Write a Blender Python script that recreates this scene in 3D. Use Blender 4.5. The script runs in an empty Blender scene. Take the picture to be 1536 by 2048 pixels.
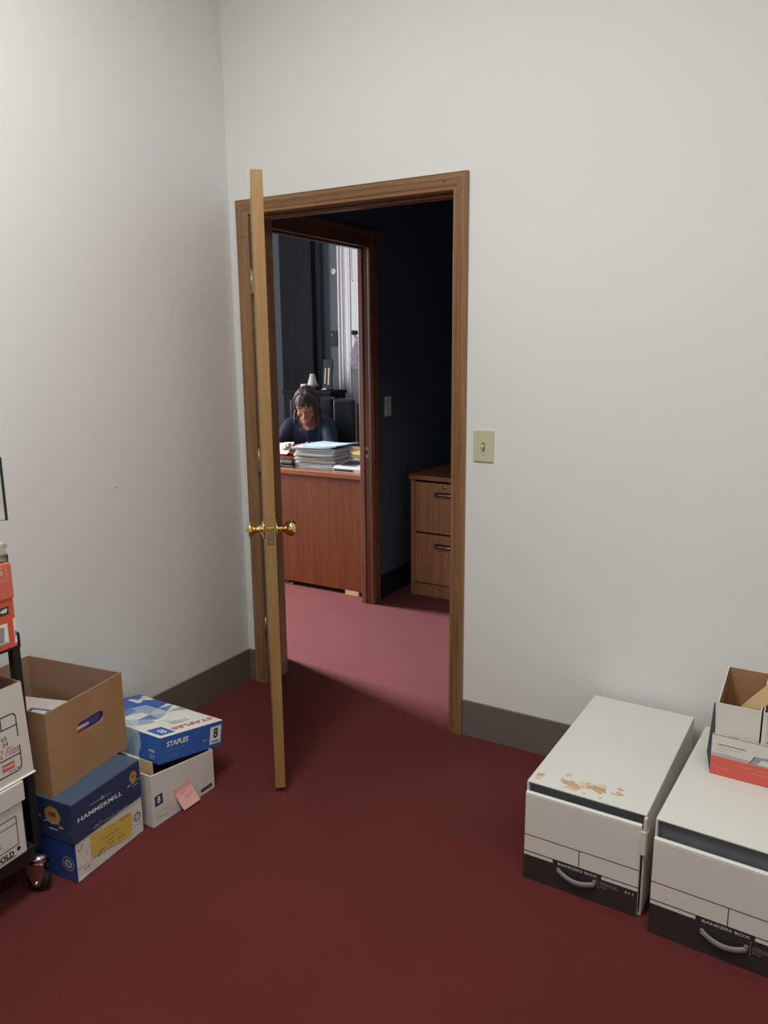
import bpy, bmesh, math, random
from mathutils import Vector, Matrix, Euler, noise
random.seed(7)
scene = bpy.context.scene
C = scene.collection
PI = math.pi

# ------------------------------------------------------------------ camera
cam_data = bpy.data.cameras.new('camera')
cam = bpy.data.objects.new('camera', cam_data)
C.objects.link(cam)
cam_data.sensor_fit = 'VERTICAL'
cam_data.sensor_height = 32.0
cam_data.lens = 1566.21 * 32.0 / 2048.0
cam_data.clip_start = 0.02
R_ = Vector((0.86015305, 0.50996136, -0.00872618))
U_ = Vector((-0.09755755, 0.18129544, 0.97857779))
F_ = Vector((-0.50061888, 0.84087536, -0.2056924))
rot = Matrix((R_, U_, -F_)).transposed()
cam.matrix_world = Matrix.Translation((2.32138, -2.65302, 1.52614)) @ rot.to_4x4()
scene.camera = cam

# ------------------------------------------------------------------ world, light, exposure
world = bpy.data.worlds.new('world')
scene.world = world
world.use_nodes = True
world.node_tree.nodes['Background'].inputs[0].default_value = (0.75, 0.86, 1.0, 1)
world.node_tree.nodes['Background'].inputs[1].default_value = 0.25
scene.view_settings.view_transform = 'Standard'
scene.view_settings.look = 'None'
scene.view_settings.gamma = 1.0
scene.view_settings.exposure = 0.0
scene.view_settings.use_curve_mapping = False

def area(name, loc, size, size_y, power, col, direction):
    d = bpy.data.lights.new(name, 'AREA')
    d.shape = 'RECTANGLE'; d.size = size; d.size_y = size_y
    d.energy = power; d.color = col
    o = bpy.data.objects.new(name, d); C.objects.link(o)
    o.location = loc
    o.rotation_euler = Vector(direction).to_track_quat('-Z', 'Y').to_euler()
    return o
CEIL = 3.25
FIX = (1.12, -1.95)            # ceiling troffer over the left of the room
area('troffer_light', (FIX[0], FIX[1], CEIL - 0.03), 0.56, 1.16, 53.5, (0.985, 1.0, 0.957), (0, 0, -1))
FIX2 = (3.0, -2.3)
area('troffer_light_far', (FIX2[0], FIX2[1], CEIL - 0.03), 0.56, 1.16, 24.5, (0.99, 0.99, 0.93), (0, 0, -1))
# daylight entering the office through its window, plus an added narrow beam
area('window_skylight', (-3.55, 0.86, 1.80), 0.75, 1.60, 165, (0.95, 0.95, 1.0), (1.0, -0.04, -0.12))
floor_beam = area('added_floor_beam', (-3.45, 0.86, 2.05), 0.75, 1.10, 105, (0.92, 0.93, 1.0), (1.0, -0.25, -0.50))  # extra narrow lamp, added to brighten the hall floor but miss the person
floor_beam.data.spread = math.radians(70)

# ------------------------------------------------------------------ materials
def new_mat(name):
    m = bpy.data.materials.new(name); m.use_nodes = True
    nt = m.node_tree
    return m, nt, nt.nodes, nt.links, nt.nodes['Principled BSDF']

def plain(name, col, rough=0.6, metal=0.0, bump=0.0, bscale=200.0, var=0.0, vscale=6.0, spec=0.5, trans=0.0, coat=0.0):
    m, nt, N, L, b = new_mat(name)
    b.inputs['Base Color'].default_value = (*col, 1)
    b.inputs['Roughness'].default_value = rough
    b.inputs['Metallic'].default_value = metal
    b.inputs['Specular IOR Level'].default_value = spec
    b.inputs['Transmission Weight'].default_value = trans
    b.inputs['Coat Weight'].default_value = coat
    tc = N.new('ShaderNodeTexCoord')
    if var > 0:
        n = N.new('ShaderNodeTexNoise'); n.inputs['Scale'].default_value = vscale; n.inputs['Detail'].default_value = 6
        L.new(tc.outputs['Object'], n.inputs['Vector'])
        r = N.new('ShaderNodeValToRGB')
        r.color_ramp.elements[0].position = 0.3; r.color_ramp.elements[1].position = 0.7
        r.color_ramp.elements[0].color = (*[c * (1 - var) for c in col], 1)
        r.color_ramp.elements[1].color = (*[min(1, c * (1 + var)) for c in col], 1)
        L.new(n.outputs['Fac'], r.inputs['Fac']); L.new(r.outputs['Color'], b.inputs['Base Color'])
    if bump > 0:
        n2 = N.new('ShaderNodeTexNoise'); n2.inputs['Scale'].default_value = bscale; n2.inputs['Detail'].default_value = 4
        L.new(tc.outputs['Object'], n2.inputs['Vector'])
        bp = N.new('ShaderNodeBump'); bp.inputs['Strength'].default_value = bump; bp.inputs['Distance'].default_value = 0.002
        L.new(n2.outputs['Fac'], bp.inputs['Height']); L.new(bp.outputs['Normal'], b.inputs['Normal'])
    return m

def wood(name, c1, c2, rough=0.4, scale=1.0, axis='Z', streak=18.0, coat=0.15, spec=0.5):
    m, nt, N, L, b = new_mat(name)
    tc = N.new('ShaderNodeTexCoord'); mp = N.new('ShaderNodeMapping')
    s = {'X': (0.7, streak, streak), 'Y': (streak, 0.7, streak), 'Z': (streak, streak, 0.7)}[axis]
    mp.inputs['Scale'].default_value = tuple(v * scale for v in s)
    L.new(tc.outputs['Object'], mp.inputs['Vector'])
    n = N.new('ShaderNodeTexNoise'); n.inputs['Scale'].default_value = 3.0; n.inputs['Detail'].default_value = 8
    n.inputs['Distortion'].default_value = 0.6
    L.new(mp.outputs['Vector'], n.inputs['Vector'])
    n2 = N.new('ShaderNodeTexNoise'); n2.inputs['Scale'].default_value = 14.0; n2.inputs['Detail'].default_value = 4
    L.new(mp.outputs['Vector'], n2.inputs['Vector'])
    mx = N.new('ShaderNodeMath'); mx.operation = 'MULTIPLY_ADD'; mx.inputs[1].default_value = 0.35
    L.new(n2.outputs['Fac'], mx.inputs[0]); L.new(n.outputs['Fac'], mx.inputs[2])
    r = N.new('ShaderNodeValToRGB')
    r.color_ramp.elements[0].position = 0.42; r.color_ramp.elements[1].position = 0.85
    r.color_ramp.elements[0].color = (*c1, 1); r.color_ramp.elements[1].color = (*c2, 1)
    L.new(mx.outputs[0], r.inputs['Fac']); L.new(r.outputs['Color'], b.inputs['Base Color'])
    b.inputs['Roughness'].default_value = rough
    b.inputs['Specular IOR Level'].default_value = spec
    b.inputs['Coat Weight'].default_value = coat; b.inputs['Coat Roughness'].default_value = 0.25
    bp = N.new('ShaderNodeBump'); bp.inputs['Strength'].default_value = 0.12; bp.inputs['Distance'].default_value = 0.002
    L.new(mx.outputs[0], bp.inputs['Height']); L.new(bp.outputs['Normal'], b.inputs['Normal'])
    return m

def carpet_mat():
    m, nt, N, L, b = new_mat('red_carpet')
    tc = N.new('ShaderNodeTexCoord')
    a = N.new('ShaderNodeTexNoise'); a.inputs['Scale'].default_value = 420; a.inputs['Detail'].default_value = 3
    c = N.new('ShaderNodeTexNoise'); c.inputs['Scale'].default_value = 2.2; c.inputs['Detail'].default_value = 5
    e = N.new('ShaderNodeTexNoise'); e.inputs['Scale'].default_value = 130; e.inputs['Detail'].default_value = 4
    for x in (a, c, e): L.new(tc.outputs['Object'], x.inputs['Vector'])
    r = N.new('ShaderNodeValToRGB')
    r.color_ramp.elements[0].position = 0.30; r.color_ramp.elements[1].position = 0.72
    r.color_ramp.elements[0].color = (0.075, 0.0130, 0.0113, 1); r.color_ramp.elements[1].color = (0.132, 0.0250, 0.0218, 1)
    s = N.new('ShaderNodeMath'); s.operation = 'MULTIPLY_ADD'; s.inputs[1].default_value = 0.35
    s2 = N.new('ShaderNodeMath'); s2.operation = 'MULTIPLY_ADD'; s2.inputs[1].default_value = 0.35
    L.new(c.outputs['Fac'], s.inputs[0])
    L.new(a.outputs['Fac'], s2.inputs[0]); L.new(s.outputs[0], s2.inputs[2])
    s3 = N.new('ShaderNodeMath'); s3.operation = 'MULTIPLY'; s3.inputs[1].default_value = 0.3
    L.new(e.outputs['Fac'], s3.inputs[0]); L.new(s3.outputs[0], s.inputs[2])
    L.new(s2.outputs[0], r.inputs['Fac']); L.new(r.outputs['Color'], b.inputs['Base Color'])
    b.inputs['Roughness'].default_value = 0.95
    b.inputs['Specular IOR Level'].default_value = 0.1
    b.inputs['Sheen Weight'].default_value = 0.14; b.inputs['Sheen Roughness'].default_value = 0.5
    b.inputs['Sheen Tint'].default_value = (0.9, 0.55, 0.6, 1)
    h = N.new('ShaderNodeMath'); h.operation = 'ADD'
    L.new(a.outputs['Fac'], h.inputs[0]); L.new(e.outputs['Fac'], h.inputs[1])
    bp = N.new('ShaderNodeBump'); bp.inputs['Strength'].default_value = 0.45; bp.inputs['Distance'].default_value = 0.004
    L.new(h.outputs[0], bp.inputs['Height']); L.new(bp.outputs['Normal'], b.inputs['Normal'])
    return m

M = {}
M['wall'] = plain('white_wall_paint', (0.72, 0.722, 0.710), 0.75, bump=0.10, bscale=90, var=0.012, vscale=1.5)
M['ceiling'] = plain('ceiling_paint', (0.8, 0.8, 0.77), 0.85, bump=0.2, bscale=60)
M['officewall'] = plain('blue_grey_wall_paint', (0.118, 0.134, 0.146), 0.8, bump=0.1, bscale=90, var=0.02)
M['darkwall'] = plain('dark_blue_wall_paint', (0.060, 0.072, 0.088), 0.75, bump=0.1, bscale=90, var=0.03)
M['carpet'] = carpet_mat()
M['vinyl'] = plain('grey_vinyl_base', (0.150, 0.128, 0.112), 0.45, var=0.04, vscale=8)
M['casing'] = wood('oak_casing', (0.168, 0.084, 0.036), (0.31, 0.162, 0.076), 0.42)
M['casing_h'] = wood('oak_casing_level', (0.168, 0.084, 0.036), (0.31, 0.162, 0.076), 0.42, axis='X')
M['slabwood'] = wood('flush_door_veneer', (0.21, 0.10, 0.035), (0.32, 0.165, 0.06), 0.38)
M['slabedge'] = wood('door_edge_wood', (0.250, 0.138, 0.048), (0.325, 0.185, 0.066), 0.5, streak=10)
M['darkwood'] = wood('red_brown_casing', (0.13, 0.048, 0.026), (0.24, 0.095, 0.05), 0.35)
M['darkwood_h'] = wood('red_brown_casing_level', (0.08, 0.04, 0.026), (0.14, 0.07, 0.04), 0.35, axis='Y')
M['desk'] = wood('cherry_desk', (0.150, 0.037, 0.010), (0.225, 0.062, 0.018), 0.32, streak=14, coat=0.3)
M['desktop'] = wood('cherry_desk_top', (0.23, 0.065, 0.022), (0.35, 0.11, 0.038), 0.25, axis='X', coat=0.5)
M['cabinet'] = wood('cabinet_oak', (0.26, 0.12, 0.05), (0.40, 0.20, 0.09), 0.4, streak=16)
M['brass'] = plain('polished_brass', (0.86, 0.62, 0.25), 0.14, 1.0)
M['dullbrass'] = plain('dull_brass', (0.50, 0.36, 0.16), 0.38, 1.0)
M['chrome'] = plain('chrome', (0.75, 0.75, 0.77), 0.12, 1.0)
M['steel'] = plain('steel', (0.42, 0.42, 0.43), 0.3, 1.0)
M['bolt'] = plain('latch_steel', (0.30, 0.31, 0.38), 0.3, 1.0)
M['almond'] = plain('almond_plastic', (0.56, 0.52, 0.36), 0.4)
M['almond_dark'] = plain('almond_slot', (0.20, 0.18, 0.11), 0.5)
M['kraft'] = plain('kraft_cardboard', (0.36, 0.195, 0.095), 0.8, bump=0.08, bscale=60, var=0.05, vscale=12)
M['kraft_in'] = plain('kraft_cardboard_inside', (0.32, 0.19, 0.115), 0.85, bump=0.08, bscale=60, var=0.05, vscale=12)
M['white_box'] = plain('white_cardboard', (0.64, 0.60, 0.555), 0.65, bump=0.12, bscale=16, var=0.02, vscale=7)
M['white_top'] = plain('white_cardboard_top', (0.66, 0.65, 0.61), 0.6, bump=0.12, bscale=12, var=0.015, vscale=5)
M['box_edge'] = plain('white_board_edge', (0.80, 0.79, 0.76), 0.6)
M['tear'] = plain('torn_board', (0.50, 0.34, 0.19), 0.85, var=0.15, vscale=60)
M['grey_in'] = plain('grey_drawer_inside', (0.125, 0.135, 0.150), 0.7, var=0.15, vscale=8)
M['ink'] = plain('black_ink', (0.022, 0.020, 0.024), 0.6)
M['greyink'] = plain('grey_ink', (0.30, 0.29, 0.30), 0.6)
M['paleink'] = plain('pale_grey_ink', (0.42, 0.41, 0.41), 0.6)
M['blackprint'] = plain('black_print', (0.030, 0.022, 0.022), 0.55, var=0.1, vscale=20)
M['handle'] = plain('clear_grey_plastic', (0.24, 0.235, 0.235), 0.35, trans=0.25)
M['tape'] = plain('packing_tape', (0.62, 0.55, 0.49), 0.25, bump=0.6, bscale=70)
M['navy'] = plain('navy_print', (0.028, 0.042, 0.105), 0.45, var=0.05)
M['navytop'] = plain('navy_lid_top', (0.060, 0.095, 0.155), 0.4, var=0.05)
M['royal'] = plain('royal_blue_print', (0.022, 0.055, 0.22), 0.4, var=0.05)
M['blue'] = plain('bright_blue_print', (0.035, 0.115, 0.42), 0.4, var=0.03)
M['ltblue'] = plain('light_blue_print', (0.33, 0.44, 0.58), 0.45)
M['midblue'] = plain('mid_blue_print', (0.13, 0.23, 0.46), 0.45)
M['paleblue'] = plain('pale_blue_print', (0.52, 0.59, 0.66), 0.45)
M['white'] = plain('white_print', (0.78, 0.77, 0.74), 0.55)
M['redprint'] = plain('red_print', (0.62, 0.085, 0.06), 0.5)
M['gold'] = plain('gold_seal_print', (0.46, 0.25, 0.075), 0.45, var=0.1, vscale=80)
M['brown'] = plain('brown_print', (0.10, 0.045, 0.02), 0.5)
M['yellow'] = plain('yellow_paper', (0.62, 0.40, 0.075), 0.7, var=0.05, vscale=20)
M['pen'] = plain('pen_ink', (0.05, 0.045, 0.06), 0.6)
M['bluepen'] = plain('blue_pen_ink', (0.10, 0.11, 0.30), 0.6)
M['redpen'] = plain('red_pen_ink', (0.60, 0.16, 0.12), 0.6)
M['pink'] = plain('pink_sticky_note', (0.82, 0.42, 0.38), 0.7)
M['pinkdk'] = plain('pink_note_ink', (0.40, 0.15, 0.16), 0.7)
M['manila'] = plain('manila_card', (0.68, 0.48, 0.26), 0.7, var=0.05, vscale=12)
M['paper'] = plain('white_paper', (0.80, 0.79, 0.77), 0.7)
M['paper_w'] = plain('bag_paper', (0.62, 0.58, 0.50), 0.7, bump=0.8, bscale=40, var=0.08, vscale=20)
M['greypaper'] = plain('grey_folder_card', (0.45, 0.47, 0.49), 0.7)
M['greypaper2'] = plain('light_grey_folder_card', (0.58, 0.59, 0.60), 0.7)
M['bluefolder'] = plain('light_blue_folder', (0.50, 0.66, 0.74), 0.6)
M['ltyellow'] = plain('yellow_green_pad', (0.68, 0.62, 0.16), 0.7)
M['redbox'] = plain('red_carton', (0.62, 0.095, 0.05), 0.6, var=0.04, vscale=12)
M['redlid'] = plain('red_carton_lid', (0.64, 0.14, 0.095), 0.6, var=0.04, vscale=12)
M['redtray'] = plain('red_tray_print', (0.64, 0.105, 0.075), 0.5)
M['black_plastic'] = plain('black_plastic', (0.012, 0.012, 0.013), 0.5, bump=0.1, bscale=200)
M['black_metal'] = plain('black_metal', (0.015, 0.015, 0.017), 0.4)
M['rubber'] = plain('black_rubber', (0.010, 0.010, 0.010), 0.6)
M['leather'] = plain('black_leather', (0.016, 0.018, 0.021), 0.34, bump=0.4, bscale=60)
M['skin'] = plain('skin', (0.46, 0.205, 0.145), 0.55, var=0.04, vscale=25)
M['lips'] = plain('lips', (0.30, 0.06, 0.05), 0.45)
M['teeth'] = plain('teeth', (0.62, 0.55, 0.48), 0.35)
M['eye'] = plain('closed_eyes', (0.10, 0.035, 0.025), 0.5)
M['hair'] = plain('grey_brown_hair', (0.050, 0.033, 0.026), 0.6, var=0.35, vscale=30)
M['hair2'] = plain('silver_hair', (0.20, 0.165, 0.145), 0.5, var=0.2, vscale=30)
M['shirt'] = plain('navy_shirt', (0.022, 0.034, 0.062), 0.8, bump=0.5, bscale=120, var=0.25, vscale=18)
M['trousers'] = plain('dark_trousers', (0.015, 0.015, 0.02), 0.8)
M['glasses'] = plain('glasses_frame', (0.05, 0.02, 0.02), 0.3)
M['whitetrim'] = plain('white_trim_paint', (0.80, 0.78, 0.78), 0.45)
M['whitedoor'] = plain('white_door_paint', (0.76, 0.74, 0.75), 0.5)
M['darkfurn'] = wood('black_brown_furniture', (0.010, 0.011, 0.013), (0.020, 0.021, 0.024), 0.75, coat=0.0, spec=0.12)
M['greyplastic'] = plain('light_grey_plastic', (0.50, 0.48, 0.46), 0.45)
M['darkgrey'] = plain('dark_grey_plastic', (0.035, 0.035, 0.04), 0.6, spec=0.2)
M['cream'] = plain('cream_ceramic', (0.70, 0.70, 0.62), 0.4)
M['greyceramic'] = plain('grey_ceramic', (0.30, 0.31, 0.32), 0.4)
M['gilt'] = plain('gilt_strip', (0.62, 0.50, 0.30), 0.4)
M['mauve'] = plain('mauve_fabric', (0.30, 0.24, 0.30), 0.8, bump=0.5, bscale=60, var=0.3, vscale=30)
M['purple'] = plain('purple_blue_print', (0.10, 0.085, 0.32), 0.45)
M['hole'] = plain('dark_nail_hole', (0.05, 0.03, 0.02), 0.9)
M['diffuser'] = plain('acrylic_diffuser', (0.9, 0.9, 0.88), 0.5)
M['glass'] = plain('window_glass', (0.95, 0.97, 1.0), 0.02, trans=1.0)

# ------------------------------------------------------------------ helpers
class MB:
    """collects shapes with several materials and links them as one mesh object"""
    def __init__(self):
        self.bm = bmesh.new(); self.mats = []
    def mi(self, m):
        m = M[m] if isinstance(m, str) else m
        if m not in self.mats: self.mats.append(m)
        return self.mats.index(m)
    def face(self, pts, m):
        vs = [self.bm.verts.new(p) for p in pts]
        f = self.bm.faces.new(vs); f.material_index = self.mi(m); return f
    def box(self, lo, hi, m, bev=0.0, seg=2, mat=None):
        t = bmesh.new()
        r = bmesh.ops.create_cube(t, size=1)
        for v in t.verts:
            v.co = Vector(((lo[0] + hi[0]) / 2 + v.co.x * (hi[0] - lo[0]),
                           (lo[1] + hi[1]) / 2 + v.co.y * (hi[1] - lo[1]),
                           (lo[2] + hi[2]) / 2 + v.co.z * (hi[2] - lo[2])))
        if bev > 0:
            bmesh.ops.bevel(t, geom=list(t.edges), offset=bev, segments=seg, affect='EDGES', profile=0.5)
        self.merge(t, m, mat)
    def merge(self, t, m, mat=None):
        k = self.mi(m); mp = {}
        for v in t.verts:
            co = v.co.copy()
            if mat is not None: co = mat @ co
            mp[v] = self.bm.verts.new(co)
        for f in t.faces:
            try:
                nf = self.bm.faces.new([mp[v] for v in f.verts]); nf.material_index = k; nf.smooth = f.smooth
            except ValueError: pass
        t.free()
    def prism(self, poly, axis, a, b, m):
        """poly: 2-D points; extruded along axis from a to b. (X: y,z) (Y: x,z) (Z: x,y)"""
        def P(p, t):
            return {'X': (t, p[0], p[1]), 'Y': (p[0], t, p[1]), 'Z': (p[0], p[1], t)}[axis]
        k = self.mi(m)
        A = [self.bm.verts.new(P(p, a)) for p in poly]; B = [self.bm.verts.new(P(p, b)) for p in poly]
        n = len(poly)
        fs = [self.bm.faces.new(A), self.bm.faces.new(B[::-1])]
        for i in range(n): fs.append(self.bm.faces.new((A[i], B[i], B[(i + 1) % n], A[(i + 1) % n])))
        for f in fs: f.material_index = k
    def lathe(self, prof, m, mat=None, seg=24, smooth=True):
        """prof: (radius, height) along local z"""
        t = bmesh.new(); rings = []
        for r, z in prof:
            if r < 1e-5: rings.append([t.verts.new((0, 0, z))])
            else: rings.append([t.verts.new((r * math.cos(2 * PI * i / seg), r * math.sin(2 * PI * i / seg), z)) for i in range(seg)])
        for a, b in zip(rings, rings[1:]):
            for i in range(seg):
                j = (i + 1) % seg
                if len(a) == 1 and len(b) > 1: t.faces.new((a[0], b[i], b[j]))
                elif len(b) == 1 and len(a) > 1: t.faces.new((a[i], b[0], a[j]))
                elif len(a) > 1 and len(b) > 1: t.faces.new((a[i], b[i], b[j], a[j]))
        for f in t.faces: f.smooth = smooth
        self.merge(t, m, mat)
    def tube(self, pts, r, m, seg=10, rr=None, caps=True, flat=1.0):
        t = bmesh.new(); rings = []; pts = [Vector(p) for p in pts]; n = len(pts)
        for i, p in enumerate(pts):
            d = (pts[min(i + 1, n - 1)] - pts[max(i - 1, 0)]).normalized()
            up = Vector((0, 0, 1)) if abs(d.z) < 0.9 else Vector((0, 1, 0))
            s = d.cross(up).normalized(); u = s.cross(d)
            q = rr[i] if rr else r
            rings.append([t.verts.new(p + s * q * math.cos(2 * PI * k / seg) + u * q * flat * math.sin(2 * PI * k / seg)) for k in range(seg)])
        for a, b in zip(rings, rings[1:]):
            for i in range(seg):
                f = t.faces.new((a[i], a[(i + 1) % seg], b[(i + 1) % seg], b[i])); f.smooth = True
        if caps: t.faces.new(rings[0][::-1]); t.faces.new(rings[-1])
        self.merge(t, m)
    def ball(self, c, r, m, sc=(1, 1, 1), seg=16, mat=None):
        t = bmesh.new(); bmesh.ops.create_uvsphere(t, u_segments=seg, v_segments=max(6, seg // 2), radius=r)
        for v in t.verts: v.co = Vector((v.co.x * sc[0] + c[0], v.co.y * sc[1] + c[1], v.co.z * sc[2] + c[2]))
        for f in t.faces: f.smooth = True
        self.merge(t, m, mat)
    def build(self, name, parent=None, recalc=True):
        me = bpy.data.meshes.new(name)
        if recalc: bmesh.ops.recalc_face_normals(self.bm, faces=list(self.bm.faces))
        self.bm.to_mesh(me); self.bm.free()
        for m in self.mats: me.materials.append(m)
        o = bpy.data.objects.new(name, me); C.objects.link(o)
        if parent: o.parent = parent
        return o

def tag(o, label=None, cat=None, group=None, kind=None):
    if label: o['label'] = label
    if cat: o['category'] = cat
    if group: o['group'] = group
    if kind: o['kind'] = kind
    return o
def empty(name, loc, rz=0, label=None, cat=None, group=None, rot=None):
    o = bpy.data.objects.new(name, None); C.objects.link(o); o.empty_display_size = 0.05
    o.location = loc
    o.rotation_euler = rot if rot else (0, 0, rz)
    return tag(o, label, cat, group)
def struct(o): o['kind'] = 'structure'; return o
def one(name, fn, parent=None, **k):
    b = MB(); fn(b); return b.build(name, parent, **k)

# --- prints on a flat face: frame = (origin, u axis, v axis, normal)
def frame(o, u, v):
    o, u, v = Vector(o), Vector(u), Vector(v); return (o, u, v, u.cross(v))
class Print:
    """flat print on a face, in face metres"""
    def __init__(self, fr): self.fr = fr; self.mb = MB(); self.lay = 0
    def P(self, p, h):
        o, u, v, n = self.fr; return o + u * p[0] + v * p[1] + n * (0.0004 + h * 0.00018)
    def poly(self, pts, m, lay=0): self.mb.face([self.P(p, lay) for p in pts], m); return self
    def rect(self, x0, y0, x1, y1, m, lay=0): return self.poly([(x0, y0), (x1, y0), (x1, y1), (x0, y1)], m, lay)
    def line(self, a, b, w, m, lay=0):
        a, b = Vector(a), Vector(b); d = (b - a).normalized(); s = Vector((-d.y, d.x)) * w / 2
        return self.poly([tuple(a - s), tuple(b - s), tuple(b + s), tuple(a + s)], m, lay)
    def path(self, pts, w, m, lay=0):
        for a, b in zip(pts, pts[1:]): self.line(a, b, w, m, lay)
        return self
    def disc(self, c, r, m, lay=0, ry=None, n=20, wob=0):
        ry = ry or r
        return self.poly([(c[0] + r * (1 + wob * (i % 2)) * math.cos(2 * PI * i / n), c[1] + ry * (1 + wob * (i % 2)) * math.sin(2 * PI * i / n)) for i in range(n)], m, lay)
    def ring(self, c, r, w, m, lay=0, n=20):
        for i in range(n):
            a, b = 2 * PI * i / n, 2 * PI * (i + 1) / n
            self.poly([(c[0] + q * math.cos(t), c[1] + q * math.sin(t)) for q, t in ((r - w, a), (r, a), (r, b), (r - w, b))], m, lay)
        return self
    def text(self, s, x, y, h, m, width=None, lay=1, rot=0.0, bold=0.0, shear=0.0, rev=False):
        cu = bpy.data.curves.new('t', 'FONT'); cu.body = s; cu.size = 1.0; cu.offset = bold; cu.shear = shear
        cu.resolution_u = 2
        ob = bpy.data.objects.new('t', cu); C.objects.link(ob)
        dg = bpy.context.evaluated_depsgraph_get(); dg.update()
        me = bpy.data.meshes.new_from_object(ob.evaluated_get(dg))
        bpy.data.objects.remove(ob)
        if len(me.vertices) == 0: return self
        xs = [v.co.x for v in me.vertices]; ys = [v.co.y for v in me.vertices]
        x0, x1, y0, y1 = min(xs), max(xs), min(ys), max(ys)
        sy = h / max(1e-6, (y1 - y0)); sx = (width / (x1 - x0)) if width else sy
        k = self.mb.mi(m); vs = []
        for v in me.vertices:
            px, py = (v.co.x - x0) * sx, (v.co.y - y0) * sy
            c, sn = math.cos(rot), math.sin(rot)
            vs.append(self.mb.bm.verts.new(self.P((x + c * px - sn * py, y + sn * px + c * py), lay)))
        for p in me.polygons:
            try:
                f = self.mb.bm.faces.new([vs[i] for i in p.vertices]); f.material_index = k
            except ValueError: pass
        bpy.data.meshes.remove(me)
        return self
    def scribble(self, x0, y0, x1, h, m, w=0.0012, n=None, rot=0.0, lay=2, seed=1):
        r = random.Random(seed); n = n or int((x1 - x0) / h * 3)
        pts = []
        for i in range(n + 1):
            t = i / n; yy = (h * r.uniform(0.35, 1.0) if i % 2 else h * r.uniform(-0.05, 0.15))
            xx = (x1 - x0) * t + r.uniform(-.1, .1) * h
            pts.append((x0 + math.cos(rot) * xx - math.sin(rot) * yy, y0 + math.sin(rot) * xx + math.cos(rot) * yy))
        for i, (a, b) in enumerate(zip(pts, pts[1:])):
            if i % 5 != 4: self.line(a, b, w, m, lay)
        return self
    def build(self, name, parent): return self.mb.build(name, parent, recalc=False)

# ------------------------------------------------------------------ setting: front room
XA, XB, ZT, CW = 0.0484, 1.1004, 2.1234, 0.0581      # casing outer left / right / top, casing width
RX0, RX1, RY0, WT = 0.0, 3.9, -4.3, 0.14
JX0, JX1, JZ = XA + CW + 0.002, XB - CW - 0.002, ZT - CW - 0.002
def wall_box(name, lo, hi, m):
    return struct(one(name, lambda b: b.box(lo, hi, m)))
struct(one('floor', lambda b: b.box((-3.3, RY0 - 0.1, -0.06), (4.0, 3.9, 0.0), 'carpet')))
def back(b):
    g = 0.016
    b.box((-0.0, 0, 0), (JX0 - g, WT, CEIL), 'wall')
    b.box((JX1 + g, 0, 0), (RX1, WT, CEIL), 'wall')
    b.box((JX0 - g, 0, JZ + g), (JX1 + g, WT, CEIL), 'wall')
struct(one('wall_back', back))
wall_box('wall_left', (-0.12, RY0, 0), (0, 0.0, CEIL), 'wall')
wall_box('wall_right', (RX1, RY0, 0), (RX1 + 0.12, WT, CEIL), 'wall')
wall_box('wall_front', (-0.12, RY0 - 0.12, 0), (RX1 + 0.12, RY0, CEIL), 'wall')
wall_box('ceiling', (-3.4, RY0 - 0.12, CEIL), (RX1 + 0.12, 3.9, CEIL + 0.1), 'ceiling')
# vinyl cove base, 152 mm
HB = 0.150
def base_prof(t=0.004):
    return [(0, 0), (t, 0), (t, HB - 0.004), (t * 0.5, HB), (0, HB)]
def bl(b): b.prism([(x, z) for x, z in base_prof()], 'Y', RY0, 0.0, 'vinyl')
struct(one('baseboard_left', bl))
def bb(b): b.prism([(-x, z) for x, z in base_prof()], 'X', XB, RX1, 'vinyl'); b.prism([(-x, z) for x, z in base_prof()], 'X', 0.004, XA, 'vinyl')
struct(one('baseboard_back', bb))

# nail dent on the left wall
one_dent = MB(); one_dent.ball((0.0, -0.700, 1.028), 0.006, 'white_top', sc=(0.3, 1.2, 0.7), seg=10)
struct(one_dent.build('trim_6'))

# door lining and casings
def casing_profile():   # (across from inner edge 0 to CW, thickness)
    return [(0, 0), (0, .008), (.003, .011), (.008, .011), (.010, .0085), (.013, .0085), (.018, .011), (.034, .0145),
            (.042, .0175), (.048, .0175), (.050, .015), (.054, .015), (.0581, .0165), (.0581, 0)]
def casing_around(b, x0, x1, zt, y, sgn, mat_v, mat_h, w=CW):
    """mitred casing; x0/x1 inner edges, zt inner top; sgn -1 projects to -y"""
    pr = [(a * w / 0.0581, t) for a, t in casing_profile()]
    def strip(path, m):
        k = b.mi(m); rings = []
        for pt in path: rings.append([b.bm.verts.new(pt(a, t)) for a, t in pr])
        for A, B_ in zip(rings, rings[1:]):
            for i in range(len(pr)):
                j = (i + 1) % len(pr)
                f = b.bm.faces.new((A[i], A[j], B_[j], B_[i])); f.material_index = k
        for r in (rings[0], rings[-1]):
            f = b.bm.faces.new(r); f.material_index = k
    strip([lambda a, t: (x0 - a, y + sgn * t, 0.0), lambda a, t: (x0 - a, y + sgn * t, zt + a)], mat_v)
    strip([lambda a, t: (x1 + a, y + sgn * t, 0.0), lambda a, t: (x1 + a, y + sgn * t, zt + a)], mat_v)
    strip([lambda a, t: (x0 - a, y + sgn * t, zt + a), lambda a, t: (x1 + a, y + sgn * t, zt + a)], mat_h)
def cas(b):
    casing_around(b, XA + CW, XB - CW, ZT - CW, 0.0, -1, 'casing', 'casing_h')
    for p in ((XB - 0.043, -0.018, ZT - 0.075), (XB - 0.09, -0.018, ZT - 0.026), (XA + 0.03, -0.0185, 1.98), (XA + .03, -.0185, .05), (XB - .035, -.0185, .05), (XB - .012, -.018, .045)):
        b.ball(p, 0.0022, 'hole', seg=8)
struct(one('trim_1', cas))
def cas2(b): casing_around(b, XA + CW, XB - CW, ZT - CW, WT, 1, 'casing', 'casing_h')
struct(one('trim_2', cas2))
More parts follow.
